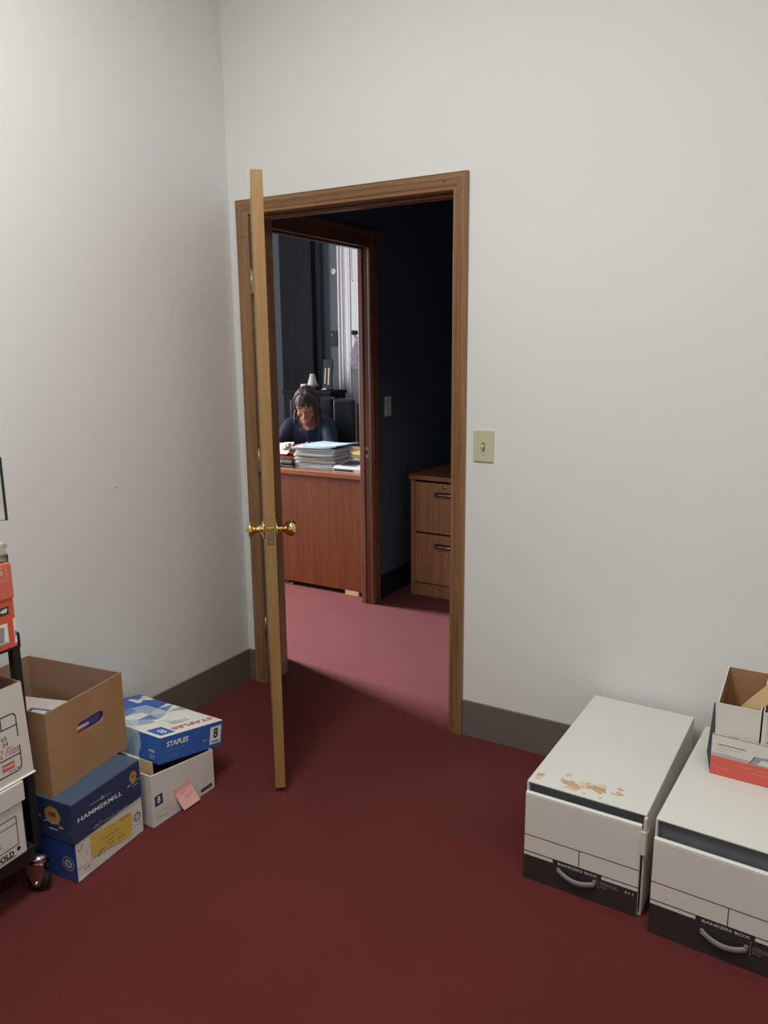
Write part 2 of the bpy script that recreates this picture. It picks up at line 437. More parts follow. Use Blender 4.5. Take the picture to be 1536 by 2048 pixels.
def lining(b):
    g = 0.016
    b.box((JX0 - g, -0.001, 0), (JX0, WT + .001, JZ + g), 'casing')
    b.box((JX1, -0.001, 0), (JX1 + g, WT + .001, JZ + g), 'casing')
    b.box((JX0, -0.001, JZ), (JX1, WT + .001, JZ + g), 'casing_h')
    # stop
    b.box((JX0, 0.040, 0), (JX0 + .011, 0.075, JZ), 'casing', bev=.002)
    b.box((JX1 - .011, 0.040, 0), (JX1, 0.075, JZ), 'casing', bev=.002)
    b.box((JX0, 0.040, JZ - .011), (JX1, 0.075, JZ), 'casing_h', bev=.002)
struct(one('trim_3', lining))

# open door slab
ANG = 0.8704
door = empty('door_1', (0.1260, -0.014, 0), -ANG); struct(door)
DW, DT = 0.9155, 0.033
def slab(b):
    e = 0.0012
    z0, z1 = 0.018, 2.048
    b.box((0.002, 0, z0), (DW, DT, z1), 'slabedge')
    b.box((0.0, -e, z0), (DW - .0005, 0, z1), 'slabwood')
    b.box((0.0, DT, z0), (DW - .0005, DT + e, z1), 'slabwood')
one('door_leaf', slab, door)
def knobset(side):
    b = MB()
    m = Matrix.Translation((DW - 0.062, DT / 2 + side * (DT / 2 + .001), 0.935)) @ Matrix.Rotation(-side * PI / 2, 4, 'X')
    if side < 0:
        prof = [(0, 0), (.031, 0), (.033, .003), (.031, .006), (.024, .008), (.015, .012), (.0125, .020), (.0125, .028), (.016, .034),
                (.024, .040), (.0275, .046), (.0275, .050), (.024, .054), (.012, .0565), (.005, .058), (.004, .064), (.0, .066)]
    else:
        prof = [(0, 0), (.031, 0), (.033, .003), (.031, .006), (.020, .009), (.014, .013), (.0095, .018), (.0085, .022), (.012, .028),
                (.020, .036), (.0255, .044), (.0275, .052), (.0265, .058), (.023, .062), (.0215, .066), (.0, .068)]
    b.lathe(prof, 'brass', m, seg=32)
    return b.build('door_knob', door)
knobset(-1); knobset(1)
def latch(b):
    z = 0.925
    b.box((DW - .0005, DT / 2 - .0125, z - .0285), (DW + .0012, DT / 2 + .0125, z + .0285), 'dullbrass', bev=.0006, seg=1)
    b.prism([(DW, DT / 2 - .008), (DW + .009, DT / 2 - .008), (DW + .001, DT / 2 + .008), (DW, DT / 2 + .008)], 'Z', z - .009, z + .009, 'bolt')
    for dz in (-.022, .022): b.ball((DW + .0012, DT / 2, z + dz), .0028, 'dullbrass', sc=(.4, 1, 1), seg=10)
one('latch_plate', latch, door)
for hz in (0.28, 1.05, 1.80):
    def hg(b, hz=hz):
        b.tube([(-.004, -.006, hz - .045), (-.004, -.006, hz + .045)], .0055, 'dullbrass', seg=12)
        for e in (-1, 1): b.ball((-.004, -.006, hz + e * .047), .006, 'dullbrass', sc=(1, 1, .8), seg=10)
        b.box((-.002, -.006, hz - .044), (.002, .028, hz + .044), 'steel')
    one('hinge', hg, door)

# light switch on the back wall
def switch(loc, rz, label, matp, mats, w=0.079, h=0.117):
    r = empty('light_switch', loc, rz, label, 'light switch')
    def plate(b):
        b.box((-w / 2, -.006, -h / 2), (w / 2, 0, h / 2), matp, bev=.0028, seg=2)
        b.box((-.0065, -.0066, -.013), (.0065, -.0058, .013), mats)
    one('cover_plate', plate, r)
    def tg(b):
        b.box((-.0045, -.020, -.004), (.0045, -.004, .008), matp, bev=.0015, mat=Matrix.Rotation(0.35, 4, 'X'))
    one('toggle', tg, r)
    for s in (-1, 1):
        def sc(b, s=s):
            b.ball((0, -.006, s * .030), .0032, matp, sc=(1, .4, 1), seg=10)
            b.box((-.0028, -.0076, s * .030 - .0004), (.0028, -.007, s * .030 + .0004), mats)
        one('screw', sc, r)
    return r
switch((1.1723, -0.0002, 1.168), 0, 'cream toggle light switch plate on the white wall right of the oak door frame', 'almond', 'almond_dark')

# ceiling troffers (out of frame, they carry the lamps)
for i, (fx, fy) in enumerate((FIX, FIX2)):
    r = empty('ceiling_light', (fx, fy, CEIL), 0, ['recessed ceiling light over the left side of the room', 'recessed ceiling light over the right side of the room'][i], 'ceiling light', 'fluorescent ceiling lights')
    def fr(b):
        for s in (-1, 1):
            b.box((s * .30 - .02, -.62, -.02), (s * .30 + .02, .62, 0), 'whitetrim', bev=.003)
            b.box((-.28, s * .60 - .02, -.02), (.28, s * .60 + .02, 0), 'whitetrim', bev=.003)
    one('frame', fr, r)

# ------------------------------------------------------------------ setting: hall and office beyond
HX = -0.075            # hall face of the wall between hall and office
OX = -0.141            # office face
DY0, DY1, DZ = 0.285, 1.215, 2.072   # inner doorway
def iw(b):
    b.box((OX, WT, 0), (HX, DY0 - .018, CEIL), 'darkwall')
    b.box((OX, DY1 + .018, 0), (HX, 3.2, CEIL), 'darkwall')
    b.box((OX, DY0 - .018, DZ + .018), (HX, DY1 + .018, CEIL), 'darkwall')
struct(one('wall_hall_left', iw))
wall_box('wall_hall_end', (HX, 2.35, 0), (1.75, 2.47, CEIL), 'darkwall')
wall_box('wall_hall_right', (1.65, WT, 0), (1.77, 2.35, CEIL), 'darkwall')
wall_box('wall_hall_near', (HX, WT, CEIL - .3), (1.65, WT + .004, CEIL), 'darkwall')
def trim4(b):
    # lining of the inner doorway
    b.box((OX - .001, DY0 - .018, 0), (HX + .001, DY0, DZ + .018), 'darkwood')
    b.box((OX - .001, DY1, 0), (HX + .001, DY1 + .018, DZ + .018), 'darkwood')
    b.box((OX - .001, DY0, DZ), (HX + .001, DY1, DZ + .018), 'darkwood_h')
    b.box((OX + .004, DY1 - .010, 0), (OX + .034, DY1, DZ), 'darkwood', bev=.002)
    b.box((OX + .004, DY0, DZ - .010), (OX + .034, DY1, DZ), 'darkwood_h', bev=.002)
    # strike plate
    b.box((-.107, DY1 - .0012, .895), (-.082, DY1 + .001, .955), 'dullbrass')
    b.box((-.101, DY1 - .0018, .912), (-.088, DY1, .938), 'hole')
struct(one('trim_4', trim4))
def trim5(b):
    # hall-side casing with a crown on the head
    cw = 0.082
    for y0, y1 in ((DY0 - cw, DY0 + .004), (DY1 - .004, DY1 + cw)):
        b.box((HX, y0, 0), (HX + .018, y1, DZ + .06), 'darkwood', bev=.004)
        b.box((HX + .012, y0 + .012, 0), (HX + .024, y0 + .030, DZ + .05), 'darkwood', bev=.003)
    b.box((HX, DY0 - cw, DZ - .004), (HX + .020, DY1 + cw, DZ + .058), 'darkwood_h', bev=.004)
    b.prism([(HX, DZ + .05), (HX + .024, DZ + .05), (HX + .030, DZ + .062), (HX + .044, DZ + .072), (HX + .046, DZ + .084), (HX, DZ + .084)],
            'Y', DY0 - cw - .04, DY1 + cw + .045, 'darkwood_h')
struct(one('trim_5', trim5))
def bh(b): b.prism([(HX + x, z) for x, z in base_prof()], 'Y', DY1 + .083, 2.35, 'darkfurn'); b.prism([(2.35 - x, z) for x, z in base_prof()], 'X', HX + .01, 1.65, 'darkfurn')
struct(one('baseboard_hall', bh))
switch((HX + .0002, 1.425, 1.180), PI / 2, 'grey light switch plate on the dark hall wall past the inner doorway', 'greyplastic', 'ink', w=.072)
# office shell
OY1, OXL = 3.0, -3.2
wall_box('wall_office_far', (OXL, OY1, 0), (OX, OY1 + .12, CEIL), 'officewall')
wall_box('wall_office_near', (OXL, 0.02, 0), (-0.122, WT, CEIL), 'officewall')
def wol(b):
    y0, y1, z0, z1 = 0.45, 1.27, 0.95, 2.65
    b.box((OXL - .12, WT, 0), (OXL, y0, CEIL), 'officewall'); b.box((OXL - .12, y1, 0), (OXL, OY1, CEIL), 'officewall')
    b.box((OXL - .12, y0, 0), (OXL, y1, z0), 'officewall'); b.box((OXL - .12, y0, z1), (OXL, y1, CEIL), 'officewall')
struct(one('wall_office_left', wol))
def win(b):
    y0, y1, z0, z1 = 0.45, 1.27, 0.95, 2.65; x0, x1 = OXL - .09, OXL - .03
    for a, c in ((y0, y0 + .04), (y1 - .04, y1)): b.box((x0, a, z0), (x1, c, z1), 'whitetrim')
    for a, c in ((z0, z0 + .04), (z1 - .04, z1), (1.78, 1.82)): b.box((x0, y0 + .04, a), (x1, y1 - .04, c), 'whitetrim')
struct(one('window_1', win))

# ------------------------------------------------------------------ office furniture
# desk
desk = empty('office_desk', (-1.02, 1.286, 0), 0, 'reddish cherry wood desk with a plain front panel, seen through both doorways', 'desk')
def dtop(b): b.box((-.62, 0, .738), (.845, .80, .772), 'desktop', bev=.006, seg=3)
one('desk_top', dtop, desk)
def dpan(b): b.box((-.58, .010, .028), (.835, .030, .738), 'desk')
one('front_panel', dpan, desk)
for x0 in (-.60, .805):
    def sd(b, x0=x0): b.box((x0, .03, .0), (x0 + .03, .77, .738), 'desk', bev=.002)
    one('side_panel', sd, desk)
def dfoot(b):
    b.box((.70, .008, 0), (.80, .032, .028), 'manila'); b.box((.20, .004, .012), (.26, .012, .03), 'black_plastic')
    b.box((-.58, .012, 0), (.28, .030, .010), 'manila')
one('base_strip', dfoot, desk)

# chair
chair = empty('office_chair', (-1.20, 2.36, 0), 0.30, 'black leather high-backed office chair behind the seated woman', 'chair')
def cback(b):
    for sx in (-1, 0, 1):
        b.box((sx * .175 - .0885, -.055, .50), (sx * .175 + .0885, .050, 1.155 - .012 * abs(sx)), 'leather', bev=.024, seg=4)
    b.box((-.27, .02, .50), (.27, .075, 1.12), 'leather', bev=.03, seg=3)
one('backrest', cback, chair)
def cseat(b): b.box((-.26, -.50, .40), (.26, .02, .50), 'leather', bev=.04, seg=4)
one('seat', cseat, chair)
for s in (-1, 1):
    def arm(b, s=s):
        b.box((s * .31 - .03, -.40, .62), (s * .31 + .03, -.02, .66), 'leather', bev=.015, seg=3)
        b.tube([(s * .31, -.30, .63), (s * .31, -.25, .50), (s * .24, -.22, .42)], .014, 'black_plastic')
    one('armrest', arm, chair)
def cbase(b):
    b.tube([(0, -.22, .10), (0, -.22, .42)], .03, 'black_plastic', seg=16)
    for k in range(5):
        a = 2 * PI * k / 5 + .3
        b.tube([(0, -.22, .11), (.29 * math.cos(a), -.22 + .29 * math.sin(a), .075)], .02, 'black_plastic')
        b.ball((.29 * math.cos(a), -.22 + .29 * math.sin(a), .032), .030, 'rubber', sc=(.7, .7, 1), seg=12)
one('base', cbase, chair)

# two-drawer file cabinet in the hall
cab = empty('file_cabinet', (0.040, 1.500, 0), -0.01, 'two-drawer oak file cabinet standing at the dark end of the hall', 'cabinet')
CWD, CH = 0.47, 0.765
def cbody(b):
    b.box((0, .018, .0), (.022, .60, .735), 'cabinet'); b.box((CWD - .022, .018, 0), (CWD, .60, .735), 'cabinet')
    b.box((.022, .030, .0), (CWD - .022, .60, .735), 'darkfurn')
    b.box((.0, .004, .0), (.030, .020, .735), 'cabinet'); b.box((CWD - .030, .004, .0), (CWD, .020, .735), 'cabinet')
    b.box((.030, .012, .0), (CWD - .030, .030, .082), 'cabinet')
one('body', cbody, cab)
one('top', lambda b: b.box((-.008, -.010, .735), (CWD + .008, .61, CH), 'desktop', bev=.006, seg=3), cab)
for k, (z0, z1, hz) in enumerate(((.088, .402, .338), (.412, .722, .658))):
    dr = one('drawer', lambda b: b.box((.033, .000, z0), (CWD - .033, .018, z1), 'cabinet', bev=.003), cab)
    def hn(b):
        b.tube([(.180, .0, hz), (.180, -.022, hz), (.184, -.028, hz), (.286, -.028, hz), (.290, -.022, hz), (.290, 0, hz)], .006, 'steel', seg=10)
        b.box((.170, -.003, hz - .016), (.300, .0, hz + .010), 'ink')
    one('drawer_handle', hn, dr)
def lk(b):
    b.lathe([(0, 0), (.009, 0), (.009, .004), (.0, .005)], 'steel', Matrix.Translation((.235, .001, .700)) @ Matrix.Rotation(PI / 2, 4, 'X'), seg=16)
one('lock', lk, cab)

# white casing, white door, things on the far wall
def wtrim(b):
    x0 = -1.459; y = OY1
    b.box((x0, y - .018, 0), (x0 + .125, y, 2.62), 'whitetrim')
    for dx, w, t in ((.0, .016, .034), (.030, .016, .028), (.056, .007, .024), (.070, .032, .026), (.108, .017, .032)):
        b.box((x0 + dx, y - t, 0), (x0 + dx + w, y - .016, 2.60), 'whitetrim', bev=.003)
struct(one('trim_7', wtrim))
wd = empty('door_2', (-1.325, OY1 - .03, 0)); struct(wd)
def wdoor(b):
    b.box((0, 0, .02), (.75, .028, 2.60), 'whitedoor')
    b.box((.010, -.006, 2.06), (.016, 0, 2.60), 'greyplastic')
    b.box((.018, -.006, .02), (.11, 0, 2.055), 'whitedoor', bev=.002)
    b.box((.018, -.006, 2.070), (.11, 0, 2.60), 'whitedoor', bev=.002)
one('door_leaf', wdoor, wd)
def hk(b):
    b.lathe([(0, 0), (.018, 0), (.018, .006), (.008, .012), (.008, .03), (.017, .036), (.019, .046), (.012, .054), (0, .056)], 'ink',
            Matrix.Translation((.046, -.006, 1.648)) @ Matrix.Rotation(PI / 2, 4, 'X'), seg=18)
one('coat_knob', hk, wd)
def bag(b):
    t = bmesh.new(); bmesh.ops.create_uvsphere(t, u_segments=20, v_segments=14, radius=1)
    for v in t.verts:
        z = v.co.z; w = (0.075 if z < 0 else 0.075 * (1 - .75 * z))
        n = noise.noise(v.co * 3) * .012
        v.co = Vector((v.co.x * w + n, v.co.y * .035 + n, z * .14))
    for f in t.faces: f.smooth = True
    b.merge(t, 'mauve', Matrix.Translation((-1.215, OY1 - .105, 1.475)))
    b.tube([(-1.245, OY1 - .10, 1.56), (-1.270, OY1 - .075, 1.625), (-1.279, OY1 - .068, 1.664), (-1.262, OY1 - .075, 1.63), (-1.225, OY1 - .10, 1.58)], .005, 'mauve', seg=8)
tag(one('hanging_bag', bag), 'small mauve cloth bag hanging from a dark knob on the white office door', 'bag')

# tall dark cabinet and pilaster on the far wall
tall = empty('tall_cabinet', (-1.865, 2.895, 0), 0, 'tall black-brown cabinet standing behind the woman on the left', 'cabinet')
def tb(b):
    b.box((-.13, 0, 0), (.212, .10, 2.70), 'darkfurn', bev=.003)
one('body', tb, tall)
one('door', lambda b: b.box((-.125, -.016, .06), (.207, 0, 2.66), 'darkfurn', bev=.003), tall)
def pil(b):
    b.box((-1.690, OY1 - .05, 0), (-1.625, OY1, CEIL), 'darkwall', bev=.006)
    b.box((-1.668, OY1 - .062, 0), (-1.648, OY1 - .048, CEIL), 'officewall', bev=.004)
struct(one('trim_8', pil))
def th(b):
    b.lathe([(0, 0), (.024, 0), (.026, .006), (.022, .012), (.010, .013), (.010, .010), (0, .010)], 'cream', Matrix.Translation((-1.509, OY1, 2.15)) @ Matrix.Rotation(PI / 2, 4, 'X'), seg=24)
tag(one('wall_knob', th), 'small round cream dial high on the office wall beside the white door trim', 'wall dial')
def tstat(b):
    b.box((-1.548, OY1 - .028, 1.545), (-1.468, OY1, 1.665), 'darkgrey', bev=.005)
    b.box((-1.530, OY1 - .031, 1.630), (-1.522, OY1 - .027, 1.638), 'white')
tag(one('thermostat', tstat), 'dark grey thermostat box on the office wall beside the white door trim', 'thermostat')

# low black cabinet with ornaments behind the chair
low = empty('low_cabinet', (-1.56, 2.64, 0), 0, 'low black cabinet against the office wall behind the chair, carrying ornaments', 'cabinet')
def lb(b): b.box((-.24, 0, 0), (.235, .22, 1.158), 'darkfurn', bev=.003)
one('body', lb, low)
one('top', lambda b: b.box((-.25, -.012, 1.158), (.245, .225, 1.185), 'darkfurn', bev=.003), low)
ly = 2.76; lz = 1.1855
def bowl(b):
    b.lathe([(0, .0), (.030, .0), (.034, .004), (.052, .022), (.058, .034), (.056, .034), (.048, .022), (0, .008)], 'greyceramic', Matrix.Translation((-1.590, ly, lz)), seg=24)
tag(one('ceramic_bowl', bowl), 'small grey bowl under the white cone on the low black cabinet', 'bowl')
def cone(b):
    b.lathe([(0, .036), (.043, .036), (.044, .040), (.020, .128), (.018, .130), (0, .130)], 'cream', Matrix.Translation((-1.588, ly, lz)), seg=24)
tag(one('white_cone', cone), 'small white cone-shaped shade standing on a grey bowl behind the woman', 'ornament')
tag(one('small_box', lambda b: b.box((-1.700, 2.74, lz), (-1.650, 2.79, lz + .045), 'cream', bev=.002)), 'little cream box left of the white cone on the low black cabinet', 'box')
fr_ = empty('picture_frame', (-1.455, 2.775, lz + .004), 0, 'dark frame with gold vertical strips standing on the low black cabinet', 'picture frame', rot=(-0.12, 0, 0.05))
one('frame', lambda b: b.box((-.045, 0, 0), (.045, .014, .245), 'darkgrey', bev=.002), fr_)
def gs(b):
    b.box((-.024, -.003, .045), (-.012, .0, .175), 'gilt'); b.box((.008, -.003, .035), (.022, 0, .175), 'gilt')
one('gold_strip', gs, fr_)
def bits(b):
    for p, r in (((-1.415, 2.69, lz + .0085), .010), ((-1.402, 2.68, lz + .0105), .012), ((-1.428, 2.68, lz + .0070), .008)):
        b.ball(p, r, 'white', sc=(1.4, 1, .8), seg=10)
tag(one('small_figurine', bits), 'tiny white figurine in front of the dark picture frame', 'ornament')

# things on the desk
ZD = 0.7725
def sheet_stack(name, cx, cy, z, w, d, h, rz, m, label, cat='folder', group=None, curl=0.0, inner=None, parent=None):
    """folder of papers: cover folded round a paper block with a slightly bowed top"""
    b = MB(); nx, ny = 8, 6
    mat = Matrix.Translation((cx, cy, z)) @ Matrix.Rotation(rz, 4, 'Z')
    r = random.Random(int(abs(cx * 1000 + z * 10000)))
    ph = r.uniform(0, 6)
    def zz(u, v, top):
        wv = .0015 * math.sin(u * 5 + ph) + .001 * math.sin(v * 6 + ph) + curl * max(0, u - .55) ** 2 * 4 + curl * .5 * max(0, .4 - u) ** 2
        return (h if top else 0.0) * (1.0) + wv * (1 if top else .9)
    def shell(z0, z1, mm, ix, iy):
        k = b.mi(mm); T = []; Bt = []
        for j in range(ny + 1):
            T.append([]); Bt.append([])
            for i in range(nx + 1):
                u, v = i / nx, j / ny
                x = -w / 2 + ix + (w - 2 * ix) * u; y = -d / 2 + iy + (d - 2 * iy) * v
                base = zz(u, v, False)
                Bt[-1].append(b.bm.verts.new(mat @ Vector((x, y, base + z0)))); T[-1].append(b.bm.verts.new(mat @ Vector((x, y, base + z1))))
        for j in range(ny):
            for i in range(nx):
                for G, rv in ((T, False), (Bt, True)):
                    q = [G[j][i], G[j][i + 1], G[j + 1][i + 1], G[j + 1][i]]
                    f = b.bm.faces.new(q[::-1] if rv else q); f.material_index = k
        for i in range(nx):
            for j in (0, ny):
                f = b.bm.faces.new((Bt[j][i], Bt[j][i + 1], T[j][i + 1], T[j][i])); f.material_index = k
        for j in range(ny):
            for i in (0, nx):
                f = b.bm.faces.new((Bt[j][i], Bt[j + 1][i], T[j + 1][i], T[j][i])); f.material_index = k
    shell(.0012, h - .0012, inner or 'paper', .006, .006)
    shell(0, .0011, m, 0, 0); shell(h - .0011, h, m, 0, 0)
    o = b.build(name, parent)
    return tag(o, label, cat, group)
cols = ['greypaper', 'greypaper2', 'greypaper', 'greypaper2', 'greypaper', 'ltyellow', 'greypaper2', 'greypaper', 'greypaper2', 'manila', 'greypaper2', 'greypaper', 'greypaper', 'bluefolder']
z = ZD; rr = random.Random(3)
names = {5: 'yellowish folder low in the pile of folders on the desk', 9: 'manila folder near the top of the pile of folders on the desk', 13: 'light blue folder lying on top of the pile on the desk'}
for k, m in enumerate(cols):
    hh = (.0085, .007, .009, .007)[k % 4] if k < 13 else .008
    jx, jy = rr.uniform(-.012, .012), rr.uniform(-.010, .010)
    rzk = rr.uniform(-.06, .06) + .02
    if k == 13: jx, jy, rzk = .035, .02, -.10
    if k == 12: jx, jy, rzk = -.03, .0, .10
    z += .0032 if k > 10 else 0.0022
    sheet_stack('file_folder', -.585 + jx, 1.475 + jy, z, .300, .235, hh, rzk, m,
                names.get(k, 'grey paper folder in the pile on the cherry desk'), 'folder', 'folders piled on the desk', curl=.0022 + k * .0010)
    z += hh
# desk machine
mach = empty('desk_calculator', (-.335, 1.335, ZD), 0, 'low light-grey desk machine with dark grille beside the folder pile', 'desk machine')
def mb_(b):
    b.prism([(0, 0), (0, .022), (.012, .034), (.17, .055), (.17, 0)], 'X', -.085, .15, 'greyplastic')
one('body', mb_, mach)
def mg(b):
    for i in range(5): b.box((-.050, .030 + i * .022, .0375 + i * .0030), (.060, .042 + i * .022, .0400 + i * .0030), 'darkgrey')
    b.box((-.078, -.0015, .006), (.062, 0, .018), 'darkgrey')
one('grille', mg, mach)
tag(one('white_paper', lambda b: b.box((-.352, 1.535, ZD + .002), (-.245, 1.66, ZD + .070), 'paper', bev=.004, mat=None)), 'white stack of notes behind the grey desk machine', 'paper')
sheet_stack('ledger', -.46, 1.80, ZD + .001, .30, .24, .045, .05, 'greypaper2', 'thick light-grey ledger under the yellow pad on the desk', 'ledger')
sheet_stack('notepad', -.44, 1.775, ZD + .047, .24, .17, .012, .12, 'ltyellow', 'yellow notepad on the desk beside the doorway jamb', 'notepad', inner='ltyellow')
sheet_stack('paper_block', -.62, 2.00, ZD + .001, .30, .12, .030, .02, 'greypaper2', 'grey paper block under the tan envelopes at the back of the desk', 'paper')
sheet_stack('envelope', -.60, 2.00, ZD + .033, .30, .12, .012, -.05, 'manila', 'lower tan envelope at the back right of the desk', 'envelope', inner='manila')
sheet_stack('envelope', -.62, 2.01, ZD + .047, .28, .11, .012, .04, 'manila', 'upper tan envelope at the back right of the desk', 'envelope', inner='manila')
def stapler(b):
    b.box((-.85, 1.345, ZD), (-.735, 1.40, ZD + .012), 'black_plastic', bev=.004)
    b.box((-.85, 1.350, ZD + .012), (-.745, 1.395, ZD + .042), 'black_plastic', bev=.012, seg=3)
tag(one('stapler', stapler), 'black stapler on the desk left of the folder pile', 'stapler')
tag(one('tissue', lambda b: b.ball((-.905, 1.345, ZD + .014), .035, 'paleblue', sc=(1.2, .8, .4))), 'crumpled pale blue tissue at the left end of the desk edge', 'tissue')

# ------------------------------------------------------------------ the seated woman
def remeshed(parts_fn, name, voxel, smooth=6):
    b = MB(); parts_fn(b); me = bpy.data.meshes.new('tmp'); b.bm.to_mesh(me); b.bm.free()
    o = bpy.data.objects.new('tmp', me); C.objects.link(o)
    md = o.modifiers.new('r', 'REMESH'); md.mode = 'VOXEL'; md.voxel_size = voxel; md.use_smooth_shade = True
    sm = o.modifiers.new('s', 'SMOOTH'); sm.factor = .5; sm.iterations = smooth
    dg = bpy.context.evaluated_depsgraph_get(); dg.update()
    m2 = bpy.data.meshes.new_from_object(o.evaluated_get(dg)); m2.name = name
    bpy.data.objects.remove(o); bpy.data.meshes.remove(me)
    o2 = bpy.data.objects.new(name, m2); C.objects.link(o2)
    return o2
def limb(b, pts, rr, m='skin', seg=14, flat=1.0):
    """tapered chain with round ends"""
    b.tube(pts, 0, m, seg=seg, rr=rr, flat=flat)
    for p_, r_ in zip(pts, rr): b.ball(p_, r_ * .995, m, seg=14)
TH = 0.42            # body turned towards the doorway
PO = Vector((-1.165, 2.13, 0.0))
def W(x, y, z):      # body frame -> world: x to picture right, y backwards
    c, s = math.cos(TH), math.sin(TH)
    return Vector((PO.x + c * x - s * y, PO.y + s * x + c * y, z))
HC = Vector((-1.047, 1.934, 1.128))     # head centre
HM = Matrix.Translation(HC) @ Matrix.Rotation(TH - .02, 4, 'Z') @ Matrix.Rotation(math.radians(30), 4, 'X')   # nods forward (local -y is the face)
def Hh(x, y, z): return HM @ Vector((x, y, z))
# hands
HL = Vector((-1.010, 1.655, .868))   # picture-left hand, raised, holding the paper
HR = Vector((-.905, 1.665, .872))    # picture-right hand, lying across it
SL, SR = W(-.150, -.02, .962), W(.145, -.02, .962)
EL, ER = W(-.215, -.16, .800), W(.190, -.15, .800)
def hand(b, wrist, d, palm_n, scale=1.0, curl=.5):
    d = d.normalized(); n = palm_n.normalized(); s = d.cross(n).normalized(); n = s.cross(d).normalized()
    L = .085 * scale
    for k in range(4):
        off = s * (.030 - .020 * k) * scale
        b.tube([wrist + off * .6, wrist + d * L * .55 + off, wrist + d * L + off], 0, 'skin', seg=10, rr=[.013, .0135, .011])
    b.ball(wrist + d * L * .55, .030, 'skin', seg=12)
    ln = (.066, .076, .072, .056)
    for k in range(4):
        p0 = wrist + d * L + s * (.031 - .0205 * k) * scale; q = [p0]; dd = d.copy(); pos = p0.copy()
        for j, f in enumerate((.45, .32, .25)):
            dd = (dd * math.cos(curl * (.5 + .5 * j)) + n * math.sin(curl * (.5 + .5 * j))).normalized()
            pos = pos + dd * ln[k] * f; q.append(pos.copy())
        limb(b, q, [.0098, .0092, .0085, .0075], seg=10)
    t0 = wrist + d * L * .25 + s * .026; t1 = t0 + (s * .75 + d * .7 + n * .25).normalized() * .036; t2 = t1 + (d * .9 + s * .15 + n * .5).normalized() * .030
    limb(b, [t0, t1, t2], [.014, .0115, .009], seg=10)
def body(b):
    # pelvis, trunk, neck
    limb(b, [W(0, .14, .54), W(0, .12, .66), W(0, .08, .78), W(0, .035, .90)], [.145, .125, .128, .115])
    b.ball(W(-.08, .03, .87), .10, 'skin', sc=(1, .8, 1.1)); b.ball(W(.08, .03, .87), .10, 'skin', sc=(1, .8, 1.1))
    limb(b, [SL, W(-.07, .02, .985), W(.07, .02, .985), SR], [.052, .060, .060, .052])
    limb(b, [W(0, .015, .97), W(0, -.05, 1.02), W(0, -.125, 1.075)], [.070, .054, .052])
    # legs under the desk
    for s in (-1, 1):
        limb(b, [W(s * .09, .10, .53), W(s * .13, -.32, .53)], [.088, .062]); limb(b, [W(s * .13, -.32, .53), W(s * .13, -.30, .30), W(s * .13, -.27, .09)], [.060, .050, .036])
        limb(b, [W(s * .13, -.27, .045), W(s * .14, -.42, .035)], [.035, .028])
    # arms
    wl = HL + Vector((-.012, .075, -.040)); wr = HR + Vector((.075, .035, -.006))
    limb(b, [SL, (SL + EL) / 2, EL], [.044, .041, .036]); limb(b, [EL, (EL + wl) / 2, wl], [.039, .033, .024])
    limb(b, [SR, (SR + ER) / 2, ER], [.044, .041, .036]); limb(b, [ER, (ER + wr) / 2, wr], [.039, .033, .024])
    hand(b, wl, Vector((.05, -.95, .45)), Vector((.45, -.1, -.8)), .9, .55)
    hand(b, wr, Vector((-.92, -.32, .02)), Vector((.1, -.35, -.9)), .9, .45)
    # head
    t = bmesh.new(); bmesh.ops.create_uvsphere(t, u_segments=40, v_segments=28, radius=1)
    for v in t.verts:
        x, y, z_ = v.co
        sx, sy, sz = .074, .094, .112
        if z_ < 0:
            k = 1 - .30 * (-z_) ** 1.4; sx *= k; sy *= 1 - .22 * (-z_) ** 1.6
        X, Y, Z = x * sx, y * sy, z_ * sz
        if y < 0: Y += .012 * (1 - abs(x)) * max(0, z_ - .1) * .6
        v.co = Vector((X, Y - .004, Z))
    b.merge(t, 'skin', HM)
    def hb_(c, r, sc): b.ball((0, 0, 0), 1, 'skin', seg=14, mat=HM @ Matrix.Translation(c) @ Matrix.Diagonal((r * sc[0], r * sc[1], r * sc[2], 1)))
    hb_((0, -.078, -.085), .026, (1.1, .9, .75))            # chin
    hb_((0, -.060, -.066), .046, (1.05, .8, .7))            # jaw
    for s in (-1, 1):
        hb_((s * .038, -.070, -.030), .024, (1.0, .8, .95))  # cheek
        hb_((s * .031, -.082, .026), .019, (1.5, .55, .45))  # brow
        hb_((s * .031, -.079, .006), .0135, (1.2, .75, .85)) # eyeball under lid
        hb_((s * .077, .004, -.006), .026, (.30, .65, 1.1))  # ear
        hb_((s * .012, -.101, -.034), .0095, (1, 1, .8))     # nostril wing
    b.tube([Hh(0, -.088, .018), Hh(0, -.100, -.010), Hh(0, -.113, -.030)], 0, 'skin', seg=10, rr=[.0085, .0095, .0125])
    hb_((0, -.112, -.032), .0125, (1, 1, .85))              # nose tip
    b.tube([Hh(-.026, -.084, -.053), Hh(-.012, -.096, -.0600), Hh(0, -.0985, -.0615), Hh(.012, -.096, -.0600), Hh(.026, -.084, -.053)], 0, 'skin', seg=8, rr=[.004, .0065, .0065, .0065, .004])
woman = remeshed(body, 'person', .0040, smooth=3)
wm = woman.data
for mname in ('skin', 'lips', 'teeth', 'eye', 'trousers'): wm.materials.append(M[mname])
HMi = HM.inverted()
